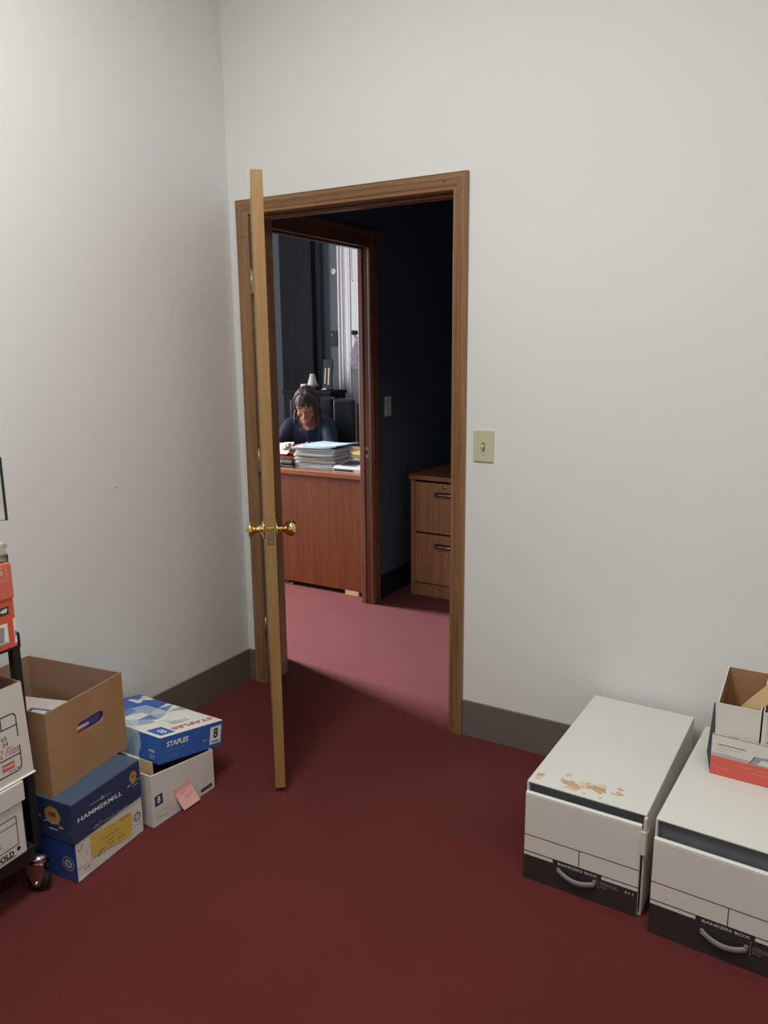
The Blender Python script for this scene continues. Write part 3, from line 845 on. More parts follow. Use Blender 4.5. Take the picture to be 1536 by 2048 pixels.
for f in wm.polygons:
    f.use_smooth = True
    c = HMi @ f.center; k = 0
    if c.y < -.06:
        dz = c.z + .0615 - (c.x / .026) ** 2 * .0085
        if abs(c.x) < .027 and abs(dz) < .0085 * (1 - (c.x / .030) ** 2) + .0008:
            k = 2 if (abs(dz) < .0028 and abs(c.x) < .018) else 1
        for s in (-1, 1):
            ex = c.x - s * .031; lid = c.z - .003 + (ex / .016) ** 2 * .004
            if abs(ex) < .0155 and abs(lid) < .0026: k = 3
            bz = c.z - .031 + (ex / .020) ** 2 * .005
            if abs(ex) < .020 and abs(bz) < .0026: k = 3
    if f.center.z < .60 and k == 0: k = 4
    f.material_index = k
tag(woman, 'person with shoulder-length grey-brown hair and glasses in a navy top, seated at the desk looking down and smiling, holding papers', 'person')
woman['label'] = 'person in navy top and glasses, grey-brown hair, seated at the cherry desk handling papers'
# shirt
def shirt(b):
    limb(b, [W(0, .14, .60), W(0, .12, .68), W(0, .075, .80), W(0, .03, .90)], [.160, .150, .145, .132])
    b.ball(W(-.085, .01, .87), .118, 'shirt', sc=(1, .85, 1.1)); b.ball(W(.085, .01, .87), .118, 'shirt', sc=(1, .85, 1.1))
    limb(b, [SL, W(-.08, .018, .985), W(0, .026, .985), W(.08, .018, .985), SR], [.055, .062, .062, .062, .055])
    wl = HL + Vector((-.012, .075, -.040)); wr = HR + Vector((.075, .035, -.006))
    l2 = EL + (wl - EL) * .60; r2 = ER + (wr - ER) * .82
    limb(b, [SL, (SL + EL) / 2, EL, l2], [.055, .055, .057, .044]); limb(b, [SR, (SR + ER) / 2, ER, r2], [.055, .055, .057, .040])
    for q in range(7):      # soft folds
        a = W(-.13 + .045 * q, -.085 + .01 * abs(q - 3), .93); c = W(-.10 + .036 * q, -.075, .74)
        b.tube([a, (a + c) / 2 + Vector((.004 * (q % 2), -.006, 0)), c], 0, 'shirt', seg=8, rr=[.008, .016, .010])
sh = remeshed(shirt, 'shirt', .0055, smooth=4)
# open neckline: clear the faces inside an oval at the throat
bm_ = bmesh.new(); bm_.from_mesh(sh.data)
NC = W(0, -.055, 1.0)
kill = []
for f in bm_.faces:
    q = f.calc_center_median() - NC; c, s = math.cos(-TH), math.sin(-TH); lx, ly_ = c * q.x - s * q.y, s * q.x + c * q.y
    if q.z > -.075 and (lx / .078) ** 2 + ((ly_ ) / .085) ** 2 + (min(0, q.z) / .078) ** 2 < 1: kill.append(f)
bmesh.ops.delete(bm_, geom=kill, context='FACES'); bm_.to_mesh(sh.data); bm_.free()
for f in sh.data.polygons: f.use_smooth = True
sh.data.materials.append(M['shirt'])
so_ = sh.modifiers.new('thickness', 'SOLIDIFY'); so_.thickness = .002
sh.parent = woman
def trs(b):
    for s in (-1, 1):
        limb(b, [W(s * .09, .12, .53), W(s * .13, -.32, .53)], [.108, .078], 'trousers'); limb(b, [W(s * .13, -.32, .53), W(s * .13, -.28, .14)], [.075, .062], 'trousers')
    limb(b, [W(0, .15, .55), W(0, .14, .62)], [.165, .160], 'trousers')
tr_ = remeshed(trs, 'trousers', .009, smooth=3); tr_.data.materials.append(M['trousers']); tr_.parent = woman
# hair: cap plus long locks falling beside the face
def hair(b):
    t = bmesh.new(); bmesh.ops.create_uvsphere(t, u_segments=40, v_segments=26, radius=1)
    for v in t.verts:
        x, y, z_ = v.co
        v.co = Vector((x * .086, y * .104 + .010, z_ * .116 + .010))
        n = noise.noise(Vector((v.co.x * 40, v.co.y * 14, v.co.z * 10))); v.co *= 1 + .022 * n
    dele = [f for f in t.faces if (f.calc_center_median().y < -.042 and f.calc_center_median().z < .066 - abs(f.calc_center_median().x) * .35) or f.calc_center_median().z < -.075]
    bmesh.ops.delete(t, geom=dele, context='FACES')
    for f in t.faces: f.smooth = True
    b.merge(t, 'hair', HM)
    r = random.Random(5)
    down = HM.inverted().to_3x3() @ Vector((0, 0, -1))
    for i in range(230):
        a = r.uniform(-1.0, 1.0)
        a = a * .62 if a > 0 else a * .74
        ang = PI * (.5 + a)         # round the head from cheek to cheek behind
        ex, ey = math.cos(ang), math.sin(ang)
        def S(d, k=1.0):
            d = Vector(d).normalized(); return Vector((d.x * .088 * k, d.y * .106 * k + .010, d.z * .118 * k + .010))
        y0 = r.uniform(-.55, .45); kk = r.uniform(.99, 1.05)
        d0 = Vector((-.06 + ex * .05, y0, 1)); d1 = Vector((ex, ey, .75)); d2 = Vector((ex, ey, .05)); d3 = Vector((ex, ey, -.32))
        lo = S(d3, 1.02); end = lo + down * r.uniform(.065, .115) + Vector((ex * .012, ey * .012 + r.uniform(-.008, .008), 0))
        pts = [HM @ q for q in (S(d0, kk), S((d0.normalized() + d1.normalized()), kk), S(d1, kk), S((d1.normalized() + d2.normalized()), kk), S(d2, kk), lo, (lo + end) / 2 + Vector((ex * .005, 0, 0)), end)]
        silver = (ex < -.5 and r.random() < .40) or r.random() < .06
        b.tube(pts, 0, 'hair2' if silver else 'hair', seg=5, rr=[.0030, .0042, .0046, .0048, .0050, .0048, .0042, .0012], caps=True)
    for i in range(46):                    # fringe swept to the side
        u = r.uniform(-1, 1)
        f0 = Vector((-.10 + r.uniform(-.05, .05), r.uniform(-.5, -.1), 1)); f1 = Vector((u * .55 - .04, -.72, .85)); f2 = Vector((u * .78, -.95 + abs(u) * .25, .52 - abs(u) * .10))
        st, m1, m2 = S(f0, 1.0), S(f1, 1.01), S(f2, .985); e = S((u * .95, -.85 + abs(u) * .35, .22 - abs(u) * .15), .99)
        b.tube([HM @ q for q in (st, m1, m2, e)], 0, 'hair2' if (u < -.2 and r.random() < .5) else 'hair', seg=5, rr=[.003, .0045, .0042, .0012])
ho = one('hair', hair, woman)
# glasses
def gl(b):
    for s in (-1, 1):
        pts = [Hh(s * .032 + .021 * math.cos(a), -.103 + .004 * math.cos(a) * s, -.001 + .0145 * math.sin(a)) for a in [2 * PI * i / 20 for i in range(21)]]
        b.tube(pts, .0013, 'glasses', seg=6)
        b.tube([Hh(s * .053, -.099, .002), Hh(s * .076, -.060, .004), Hh(s * .080, .000, .002)], .0014, 'glasses', seg=6)
    b.tube([Hh(-.011, -.104, .003), Hh(0, -.107, .006), Hh(.011, -.104, .003)], .0013, 'glasses', seg=6)
one('glasses', gl, woman)
def wt(b):
    wr = HR + Vector((.070, .033, -.006)); d = Vector((.92, .32, -.02)).normalized()
    n1 = d.cross(Vector((0, 0, 1))).normalized(); n2 = n1.cross(d)
    pts = [wr + d * .006 + n1 * .027 * math.cos(a) + n2 * .027 * math.sin(a) for a in [2 * PI * i / 20 for i in range(21)]]
    b.tube(pts, .0035, 'steel', seg=8, flat=1.6)
    b.ball(tuple(wr + n2 * .028), .011, 'steel', sc=(1, 1, .5), seg=12)
one('watch', wt, woman)
def ppr(b):
    n = 8; prev = None
    for i in range(n + 1):
        t = i / n
        q = Vector((-1.16 + .20 * t, 1.60, .800 + .030 * t + .012 * math.sin(PI * t)))
        a = (q + Vector((.0, -.03, -.012)), q + Vector((.0, .06, .050 + .012 * t)))
        if prev: b.face([prev[0], a[0], a[1], prev[1]], 'paper')
        prev = a
hp = one('held_paper', ppr); so2 = hp.modifiers.new('s', 'SOLIDIFY'); so2.thickness = .0008
tag(hp, 'white sheet of paper held in the seated person\'s hand at the left of the desk', 'paper')


# ------------------------------------------------------------------ boxes on the left
def carton(w, d, h, t, outer, inner, edge, parent, name='carton_body', open_top=True, hole=None, tops=None, bottom=True):
    """box walls with thickness; hole=(cx,cz,hw,hh) rounded slot in the +x wall; tops = z of the four corners"""
    b = MB(); T = tops or [h, h, h, h]       # corners (0,0) (w,0) (w,d) (0,d)
    O = [(0, 0), (w, 0), (w, d), (0, d)]; I = [(t, t), (w - t, t), (w - t, d - t), (t, d - t)]
    for k in range(4):
        j = (k + 1) % 4
        if hole and k == 1:
            cx, cz, hw, hh = hole; N = 32
            for xx, m in ((w, outer), (w - t, inner)):
                ring_h = []; ring_o = []
                y0, y1 = (0, d) if xx == w else (t, d - t)
                angs = [2 * PI * i / N for i in range(N)]
                for (yy, zz) in ((y0, 0), (y1, 0), (y1, h), (y0, h)): angs.append(math.atan2(zz - cz, yy - cx) % (2 * PI))
                angs = sorted(set(round(a, 5) for a in angs))
                for a in angs:
                    ca, sa = math.cos(a), math.sin(a)
                    tt = min(((y1 - cx) / ca if ca > 1e-9 else 1e9), ((y0 - cx) / ca if ca < -1e-9 else 1e9), ((h - cz) / sa if sa > 1e-9 else 1e9), ((0 - cz) / sa if sa < -1e-9 else 1e9))
                    ring_o.append((xx, cx + ca * tt, cz + sa * tt))
                    # superellipse slot
                    e = 2 / 5.0
                    q = 1 / ((abs(ca) / hw) ** 5 + (abs(sa) / hh) ** 5) ** .2
                    ring_h.append((xx, cx + ca * q, cz + sa * q))
                n = len(angs)
                for i in range(n):
                    b.face([ring_o[i], ring_o[(i + 1) % n], ring_h[(i + 1) % n], ring_h[i]], m)
                if xx == w: keep = ring_h
                else:
                    for i in range(n): b.face([keep[i], keep[(i + 1) % n], ring_h[(i + 1) % n], ring_h[i]], inner)
        else:
            b.face([(*O[k], 0), (*O[j], 0), (*O[j], T[j]), (*O[k], T[k])], outer)
            b.face([(*I[k], t), (*I[j], t), (*I[j], T[j]), (*I[k], T[k])], inner)
        b.face([(*O[k], T[k]), (*O[j], T[j]), (*I[j], T[j]), (*I[k], T[k])], edge)
    b.face([(*p, 0) for p in O], outer); b.face([(*p, t) for p in I], inner)
    return b.build(name, parent, recalc=False)

# 1. navy paper box on the floor
ham = empty('paper_box', (.0686, -1.431, 0), .1093, 'navy blue and white copy-paper box with a yellow label, under the brown open box', 'cardboard box')
HW, HD, HH = .45, .282, .2528
def hb(b):
    b.box((.003, .003, 0), (HW - .003, HD - .003, .24), 'royal', bev=.002, seg=1)
one('carton_body', hb, ham)
def hl(b):
    b.box((0, 0, .125), (HW, HD, HH), 'navy', bev=.0025, seg=2)
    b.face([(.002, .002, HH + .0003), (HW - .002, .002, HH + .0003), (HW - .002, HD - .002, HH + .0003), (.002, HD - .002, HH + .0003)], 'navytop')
lidm = one('lid', hl, ham)
FX = frame((HW, 0, 0), (0, 1, 0), (0, 0, 1)); FXi = frame((HW - .003, 0, 0), (0, 1, 0), (0, 0, 1))
FY = frame((0, 0, 0), (1, 0, 0), (0, 0, 1)); FYi = frame((0, .003, 0), (1, 0, 0), (0, 0, 1))
p = Print(FX)
p.text('HAMMERMILL', .0185, .1895 - .002, .0145, 'white', width=.178, rot=-.055, bold=.012)
p.line((.066, .2155), (.150, .2115), .0013, 'paleblue'); p.disc((.117, .2135), .0055, 'paleblue', 1); p.disc((.117, .2135), .003, 'navy', 2)
p.build('wordmark', lidm); p = Print(FX)
p.text('CUTTING EDGE', .074, .133, .006, 'paleink', width=.145, rot=-.05, bold=0)
p.path([(.074, .136), (.082, .142), (.092, .139), (.100, .146), (.108, .143)], .0016, 'paleink', 1)
p.build('subtitle_lettering', lidm); p = Print(FX)
p.disc((.2485, .211), .0165, 'gold', 0, ry=.0195, n=16, wob=-.08); p.disc((.2485, .211), .011, 'gold', 1); p.text('100', .2415, .206, .010, 'brown', width=.014, bold=.04, lay=2)
p.path([(.228, .187), (.238, .193), (.250, .189), (.262, .193), (.276, .190)], .0016, 'paleblue', 1); p.line((.240, .182), (.266, .180), .0014, 'white', 1)
p.path([(.222, .187), (.230, .193)], .0014, 'white', 1); p.path([(.230, .187), (.222, .193)], .0014, 'white', 1)
p.line((.266, .195), (.277, .193), .0014, 'redprint', 1)
p.build('seal_printing', lidm)
p = Print(FXi)
p.rect(.003, .003, .279, .125, 'white_box')
p.line((.003, .043), (.279, .038), .0009, 'ink', 1)
p.path([(.012, .102), (.016, .094), (.030, .112)], .0028, 'redpen', 1); p.ring((.021, .103), .0105, .0009, 'redpen', 1)
p.ring((.2565, .0665), .0145, .0032, 'ink', 1); p.ring((.2565, .0665), .0075, .0015, 'ink', 1); p.line((.2565, .078), (.2565, .090), .001, 'ink', 1)
for i in range(4): p.line((.232, .078 - i * .009), (.238, .078 - i * .009), .0012, 'ink', 1)
p.line((.042, .083), (.047, .060), .0012, 'pen', 1); p.text('~ 2', .040, .088, .008, 'pen', lay=1)
p.text('20 lb', .028, .026, .008, 'bluepen', width=.022, lay=1, bold=.02)
p.text('8.5 x 11', .083, .033, .008, 'bluepen', width=.05, lay=1, bold=.02); p.text('LETTER', .14, .031, .0075, 'bluepen', width=.045, lay=1)
p.scribble(.245, .040, .272, .007, 'greyink', w=.0008, seed=3, lay=1)
p.poly([(.003, .003), (.03, .003), (.045, .012), (.02, .016), (.003, .012)], 'box_edge', 1)
p.build('side_panel_printing', ham)
p = Print(frame((HW - .0015, 0, 0), (0, 1, 0), (0, 0, 1)))
p.poly([(.058, .047), (.12, .040), (.18, .027), (.221, .0235), (.229, .060), (.2275, .100), (.15, .108), (.061, .118)], 'yellow')
p.scribble(.105, .075, .170, .010, 'pen', w=.001, rot=-.04, seed=5); p.scribble(.118, .060, .150, .009, 'pen', w=.001, rot=-.04, seed=6)
p.scribble(.085, .049, .115, .007, 'pen', w=.001, rot=-.1, seed=8); p.scribble(.128, .046, .150, .007, 'pen', w=.001, rot=-.1, seed=9); p.scribble(.165, .042, .20, .007, 'pen', w=.001, rot=-.1, seed=10)
p.scribble(.180, .0955, .222, .007, 'pen', w=.001, rot=-.05, seed=7)
p.build('yellow_label', ham)['label'] = 'yellow handwritten label'
p = Print(FY)
p.disc((.372, .203), .033, 'gold', 0, ry=.031, n=14, wob=-.1); p.disc((.374, .206), .022, 'gold', 1, n=12); p.text('100', .360, .199, .017, 'brown', width=.026, bold=.05, lay=2)
p.path([(.335, .178), (.352, .184), (.372, .180), (.392, .184)], .004, 'paleink', 1); p.line((.355, .160), (.388, .160), .003, 'white', 1)
p.line((.392, .176), (.410, .178), .003, 'redprint', 1); p.line((.394, .170), (.412, .171), .003, 'white', 1)
p.path([(.316, .188), (.326, .198)], .002, 'paleblue', 1); p.path([(.326, .188), (.316, .198)], .002, 'paleblue', 1)
p.build('seal_printing', lidm)
p = Print(FYi)
p.ring((.414, .055), .0235, .0035, 'greyink', 1); p.disc((.414, .055), .015, 'greyink', 1); p.text('A', .408, .048, .014, 'navy', lay=2)
p.build('ring_printing', ham)

# 2. brown open box on top of it
kr = empty('paper_box', (.0415, -1.4369, .2535), .1457, 'open brown cardboard box with a hand slot, on top of the navy box', 'cardboard box')
KW, KD, KH = .397, .3194, .2596
carton(KW, KD, KH, .0045, 'kraft', 'kraft_in', 'kraft_in', kr, hole=(.1695, .158, .057, .018))
def rot_loc(o, p):    # local -> world for an empty turned about z
    c, s = math.cos(o.rotation_euler.z), math.sin(o.rotation_euler.z)
    return (o.location.x + c * p[0] - s * p[1], o.location.y + s * p[0] + c * p[1], o.location.z + p[2])
pk = empty('product_carton', rot_loc(kr, (.285, .035, .0055)), .1457, 'purple, white and red carton inside the brown box, seen through its hand slot', 'carton')
def pkb(b):
    b.box((0, 0, 0), (.10, .25, .178), 'purple', bev=.002)
one('carton_body', pkb, pk)
p = Print(frame((.10, 0, 0), (0, 1, 0), (0, 0, 1)))
p.poly([(0, 0), (.25, 0), (.25, .100), (.14, .130), (.10, .142), (0, .150)], 'redprint'); p.poly([(0, .150), (.10, .142), (.14, .142), (.14, .150), (.10, .153), (0, .160)], 'white', 1)
p.build('stripe_printing', pk)
wb = empty('white_carton', rot_loc(kr, (.040, .092, .0055)), .30, 'white carton lying inside the open brown box', 'carton')
one('carton_body', lambda b: b.box((0, 0, 0), (.200, .175, .132), 'white_box', bev=.002), wb)
lb_ = empty('label_box', rot_loc(kr, (.146, .128, .1390)), .30, 'small purple box with a white sticker on the white carton in the brown box', 'box')
one('box_body', lambda b: b.box((0, 0, 0), (.085, .062, .012), 'purple', bev=.002), lb_)
pp = Print(frame((0, 0, .012), (1, 0, 0), (0, 1, 0))); pp.rect(.018, .020, .070, .050, 'white'); pp.line((.025, .040), (.060, .040), .003, 'greyink', 1); pp.line((.045, .027), (.065, .027), .004, 'greyink', 1); pp.build('sticker', lb_)

# 3. white letter box with crooked blue lid
stp = empty('paper_box', (.048, -1.072, 0), -.01, 'white copy-paper box with a pink sticky note, standing right of the navy box', 'cardboard box')
SW, SD, SH = .452, .283, .186
def stbody():
    b = MB()
    return b
carton(SW, SD, SH, .0035, 'white_box', 'kraft_in', 'box_edge', stp, tops=[.176, .184, .146, .132])
FS = frame((SW, 0, 0), (0, 1, 0), (0, 0, 1))
p = Print(FS)
p.rect(.0115, .068, .045, .105, 'navy'); p.text('8', .0215, .0755, .025, 'white', width=.0135, bold=.02)
p.build('count_badge', stp); p = Print(FS)
p.text('for printing and copying', .008, .055, .004, 'greyink', width=.075, rot=-.1)
p.line((.006, .048), (.12, .035), .0008, 'ink'); p.text('Papel para copiar fotocopias', .009, .036, .004, 'greyink', width=.085, rot=-.1)
p.text('Multiuse Paper', .0095, .0235, .006, 'pen', width=.055, rot=-.1); p.scribble(.072, .020, .105, .009, 'greyink', w=.0008, rot=-.1, seed=4)
p.line((.010, .016), (.14, .004), .0007, 'greyink')
p.build('side_lettering', stp); p = Print(FS)
p.rect(.216, .0115, .270, .0245, 'blackprint'); p.text('PRE-PRINTED', .224, .0155, .005, 'greyink', width=.038)
p.build('dark_badge', stp)
def note(b):
    # pink note stuck at its top edge, curling outwards
    n = 8; A = [(.0902, .0892), (.1643, .0955)]; Bq = [(.1155, .006), (.190, .008)]
    prev = None
    for i in range(n + 1):
        t = i / n; out = .0012 + .026 * max(0, t - .22) ** 1.3
        l = (SW + out, A[0][0] + (Bq[0][0] - A[0][0]) * t, A[0][1] + (Bq[0][1] - A[0][1]) * t)
        r = (SW + out * 1.1, A[1][0] + (Bq[1][0] - A[1][0]) * t, A[1][1] + (Bq[1][1] - A[1][1]) * t)
        if prev: b.face([prev[0], prev[1], r, l], 'pink')
        prev = (l, r)
nt_ = one('sticky_note', note, stp); nt_['label'] = 'pink sticky note'
sol = nt_.modifiers.new('s', 'SOLIDIFY'); sol.thickness = .0004
p = Print(frame((SW + .0085, .112, .050), Vector((.0, .98, .03)).normalized(), Vector((-.30, -.25, .95)).normalized()))
p.scribble(.008, .012, .028, .005, 'pinkdk', w=.0009, seed=11); p.scribble(.022, -.010, .052, .007, 'pinkdk', w=.0009, rot=.15, seed=12)
p.build('note_handwriting', stp)
# folders sticking up in the box
for k, (x, y, hz, m, lbl) in enumerate(((.35, .012, .218, 'paper', 'white folder with a punched hole standing in the box under the blue lid'),
                                       (.40, .022, .212, 'manila', 'manila folder standing at the left end of the box under the blue lid'))):
    r_ = empty('hanging_folder', rot_loc(stp, (x, y, .006)), -.01, lbl, 'folder')
    def hf(b, hz=hz, m=m):
        b.box((-.10, 0, 0), (.038, .003, hz), m); b.box((-.10, .004, 0), (.036, .006, hz * .97), m)
        b.box((-.095, .003, 0), (.034, .004, hz * .95), 'paper')
    one('folder_card', hf, r_)
# crooked blue lid
lid = empty('box_lid', (.0243, -.9922, .171), 0, 'blue and white paper-box lid lying crooked on the white box', 'box lid')
lid.rotation_euler = Euler((-.188, -.0348, -.0481), 'XYZ')
LW, LD, LH = .45, .2842, .0902
b = MB(); t = .003
b.box((0, 0, LH - t), (LW, LD, LH), 'white', bev=.0008, seg=1)
b.box((0, 0, 0), (LW, t, LH - t), 'blue'); b.box((0, LD - t, 0), (LW, LD, LH - t), 'blue'); b.box((0, t, 0), (t, LD - t, LH - t), 'blue'); b.box((LW - t, t, 0), (LW, LD - t, LH - t), 'blue')
b.build('lid_shell', lid)
FT = frame((0, 0, LH), (1, 0, 0), (0, 1, 0)); FLX = frame((LW, 0, 0), (0, 1, 0), (0, 0, 1)); FLY = frame((0, 0, 0), (1, 0, 0), (0, 0, 1))
p = Print(FT)
p.rect(0, 0, .125, LD, 'blue')
for pts, m in (([(.125, 0), (.19, 0), (.125, .07)], 'paleblue'), ([(.19, 0), (.19, .07), (.125, .07)], 'ltblue'), ([(.125, .07), (.19, .07), (.16, .14), (.125, .14)], 'midblue'),
               ([(.19, .07), (.25, .07), (.19, .14)], 'white'), ([(.125, .14), (.16, .14), (.19, .21), (.125, .21)], 'ltblue'), ([(.16, .14), (.23, .14), (.19, .21)], 'ltblue'),
               ([(.125, .21), (.19, .21), (.16, LD), (.125, LD)], 'blue'), ([(.19, .21), (.24, .21), (.19, LD)], 'midblue'), ([(.19, LD), (.24, .21), (.23, LD)], 'white'),
               ([(.24, .21), (.27, LD), (.23, LD)], 'ltblue'), ([(.19, 0), (.26, 0), (.22, .05)], 'ltblue'), ([(.22, .05), (.26, 0), (.30, .04), (.25, .07)], 'paleblue'),
               ([(.19, .07), (.19, .0), (.22, .05)], 'white'), ([(.23, .14), (.25, .07), (.29, .13)], 'midblue'), ([(.23, .14), (.29, .13), (.26, .19)], 'ltblue'),
               ([(.25, .07), (.30, .04), (.31, .09), (.29, .13)], 'ltblue'), ([(.23, .14), (.19, .21), (.24, .21), (.26, .19)], 'paleblue'), ([(.16, .14), (.19, .14), (.19, .07)], 'ltblue')):
    p.poly(pts, m, 1)
# MULTIUSE: seen across the blue end, last letter M-like
p.text('M', .030, .283, .060, 'white', width=.080, rot=-PI / 2, bold=.03, lay=2)
p.text('STAPLES', .3970, .2720, .0225, 'redprint', width=.185, rot=-PI / 2, bold=.03, lay=2)
p.poly([(.362, .015), (.4345, .015), (.4345, .078), (.362, .078)], 'blue', 1); p.text('8', .386, .060, .036, 'white', width=.026, rot=-PI / 2, bold=.01, lay=2)
p.rect(.290, .100, .395, .230, 'box_edge', 2)
for i in range(6): p.rect(.345, .195 - i * .014, .375, .201 - i * .014, 'greyink', 3)
for i in range(5): p.rect(.315 + i * .014, .110 + i * .006, .318 + i * .014, .150 + i * .006, 'greyink', 3)
p.path([(.17, .02), (.20, .025), (.21, .045), (.19, .06), (.165, .05)], .0018, 'pen', 3)
p.build('top_printing', lid)
p = Print(FLX)
p.text('STAPLES', .029, .0515, .0185, 'white', width=.095, bold=.035); p.text('Multiuse Paper', .029, .0310, .0125, 'midblue', width=.088)
p.line((.03, .018), (.085, .018), .0016, 'midblue', 1)
p.build('wordmark', lid); p = Print(FLX)
p.rect(.2260, .012, .2790, .0745, 'white'); p.text('8', .2420, .031, .038, 'navy', width=.022, bold=.03); p.text('REAMS', .2350, .0165, .008, 'navy', width=.036, bold=.03)
p.build('count_badge', lid); p = Print(FLX)
p.text('500', .192, .030, .007, 'ltblue', width=.018, bold=.02); p.line((.190, .022), (.212, .022), .002, 'midblue', 1)
p.build('sheet_count_lettering', lid)
p = Print(FLY)
p.poly([(0, 0), (.34, 0), (.34, LH), (0, LH)], 'paleblue')
p.poly([(.285, 0), (.34, 0), (.358, .045), (.33, .085), (.30, .05)], 'ltblue', 1); p.poly([(.30, .05), (.33, .085), (.34, LH), (.27, LH)], 'paleblue', 1); p.poly([(.305, .0), (.355, .0), (.33, .045)], 'white', 1)
p.poly([(.33, .0), (.345, .0), (.36, .045), (.345, LH), (.335, LH), (.325, .06)], 'ltblue', 2)
p.text('Usage & Purpose', .395, .064, .008, 'midblue', width=.040); p.line((.392, .054), (.436, .054), .002, 'midblue', 1)
p.text('100%', .398, .034, .009, 'white', width=.030, bold=.02); p.rect(.400, .012, .43, .028, 'midblue', 1)
p.build('end_printing', lid)

# 4. cart with boxes at the left edge
cart = empty('utility_cart', (.44, -1.46, 0), 0, 'black two-shelf utility cart with chrome casters at the left edge', 'cart')
def shelf(z0, z1):
    def f(b):
        b.box((-.42, -.78, z0), (.015, -.004 if z0 < .3 else .0, z1), 'black_plastic', bev=.003, seg=3)
    return f
one('shelf', shelf(.112, .160), cart)
one('shelf', shelf(.742, .750), cart)
for x, y in ((-.040, .033), (-.40, .033), (-.040, -.79), (-.40, -.79)):
    def post(b, x=x, y=y):
        b.box((x - .012, y - .012, .112), (x + .012, y + .012, .735), 'black_metal', bev=.003)
        b.box((x - .015, y - .030 * (1 if y > 0 else -1) if False else y - .016, .725), (x + .015, y + .014, .770), 'black_plastic', bev=.004)
        b.tube([(x, y + .006, .765), (x, y + .006, .990)], .006, 'black_metal', seg=12)
    one('post', post, cart)
for x, y, a in ((.0, .010, .5), (-.38, .010, .2), (.0, -.74, .3), (-.38, -.74, .6)):
    cs = MB(); mt = Matrix.Translation((x, y, 0)) @ Matrix.Rotation(a, 4, 'Z')
    cs.lathe([(0, .112), (.024, .112), (.024, .104), (.019, .100), (.024, .096), (.022, .088), (.0, .086)], 'chrome', mt, seg=24)
    for s in (-1, 1):
        t_ = bmesh.new(); pl = [(-.030, .092), (.024, .092), (.020, .052), (.004, .022), (-.010, .022), (-.026, .058)]
        va = [t_.verts.new((q[0], s * .019, q[1])) for q in pl]; vb = [t_.verts.new((q[0], s * .016, q[1])) for q in pl]
        t_.faces.new(va); t_.faces.new(vb[::-1])
        for i in range(6): t_.faces.new((va[i], vb[i], vb[(i + 1) % 6], va[(i + 1) % 6]))
        cs.merge(t_, 'chrome', mt)
        cs.ball((0, 0, 0), .005, 'chrome', seg=10, mat=mt @ Matrix.Translation((-.003, s * .021, .033)))
    co = cs.build('caster', cart)
    wh = MB(); wh.lathe([(0, -.013), (.026, -.013), (.032, -.009), (.033, 0), (.032, .009), (.026, .013), (0, .013)], 'rubber', mt @ Matrix.Translation((-.003, 0, .033)) @ Matrix.Rotation(PI / 2, 4, 'X'), seg=28)
    wh.build('wheel', co)

def storage_box(name, loc, rz, w, d, h, label, lidded, fn):
    r = empty(name, loc, rz, label, 'cardboard box')
    return r
# lower white box with lid
lo_ = empty('storage_box', (.135, -1.901, .1615), .08, 'lower lidded white storage box on the cart shelf, with black outlined panels', 'cardboard box')
def lob(b): b.box((0, 0, 0), (.365, .378, .175), 'white_box', bev=.006, seg=3)
one('carton_body', lob, lo_)
def lol(b): b.box((-.006, -.006, .158), (.371, .384, .216), 'white_box', bev=.003)
one('lid', lol, lo_)
p = Print(frame((.365, 0, 0), (0, 1, 0), (0, 0, 1)))
p.path([(.10, .125), (.352, .125), (.352, .040), (.10, .040)], .0022, 'ink'); p.line((.10, .104), (.352, .104), .0018, 'ink')
p.text('FAST FOLD', .23, .014, .018, 'ink', width=.105, bold=.04); p.disc((.350, .027), .006, 'ink'); p.line((.225, .012), (.340, .012), .002, 'ink')
p.path([(.282, .055), (.290, .075), (.300, .052)], .0016, 'redpen', 1); p.line((.284, .062), (.300, .066), .0012, 'redpen', 1)
p.build('side_printing', lo_)
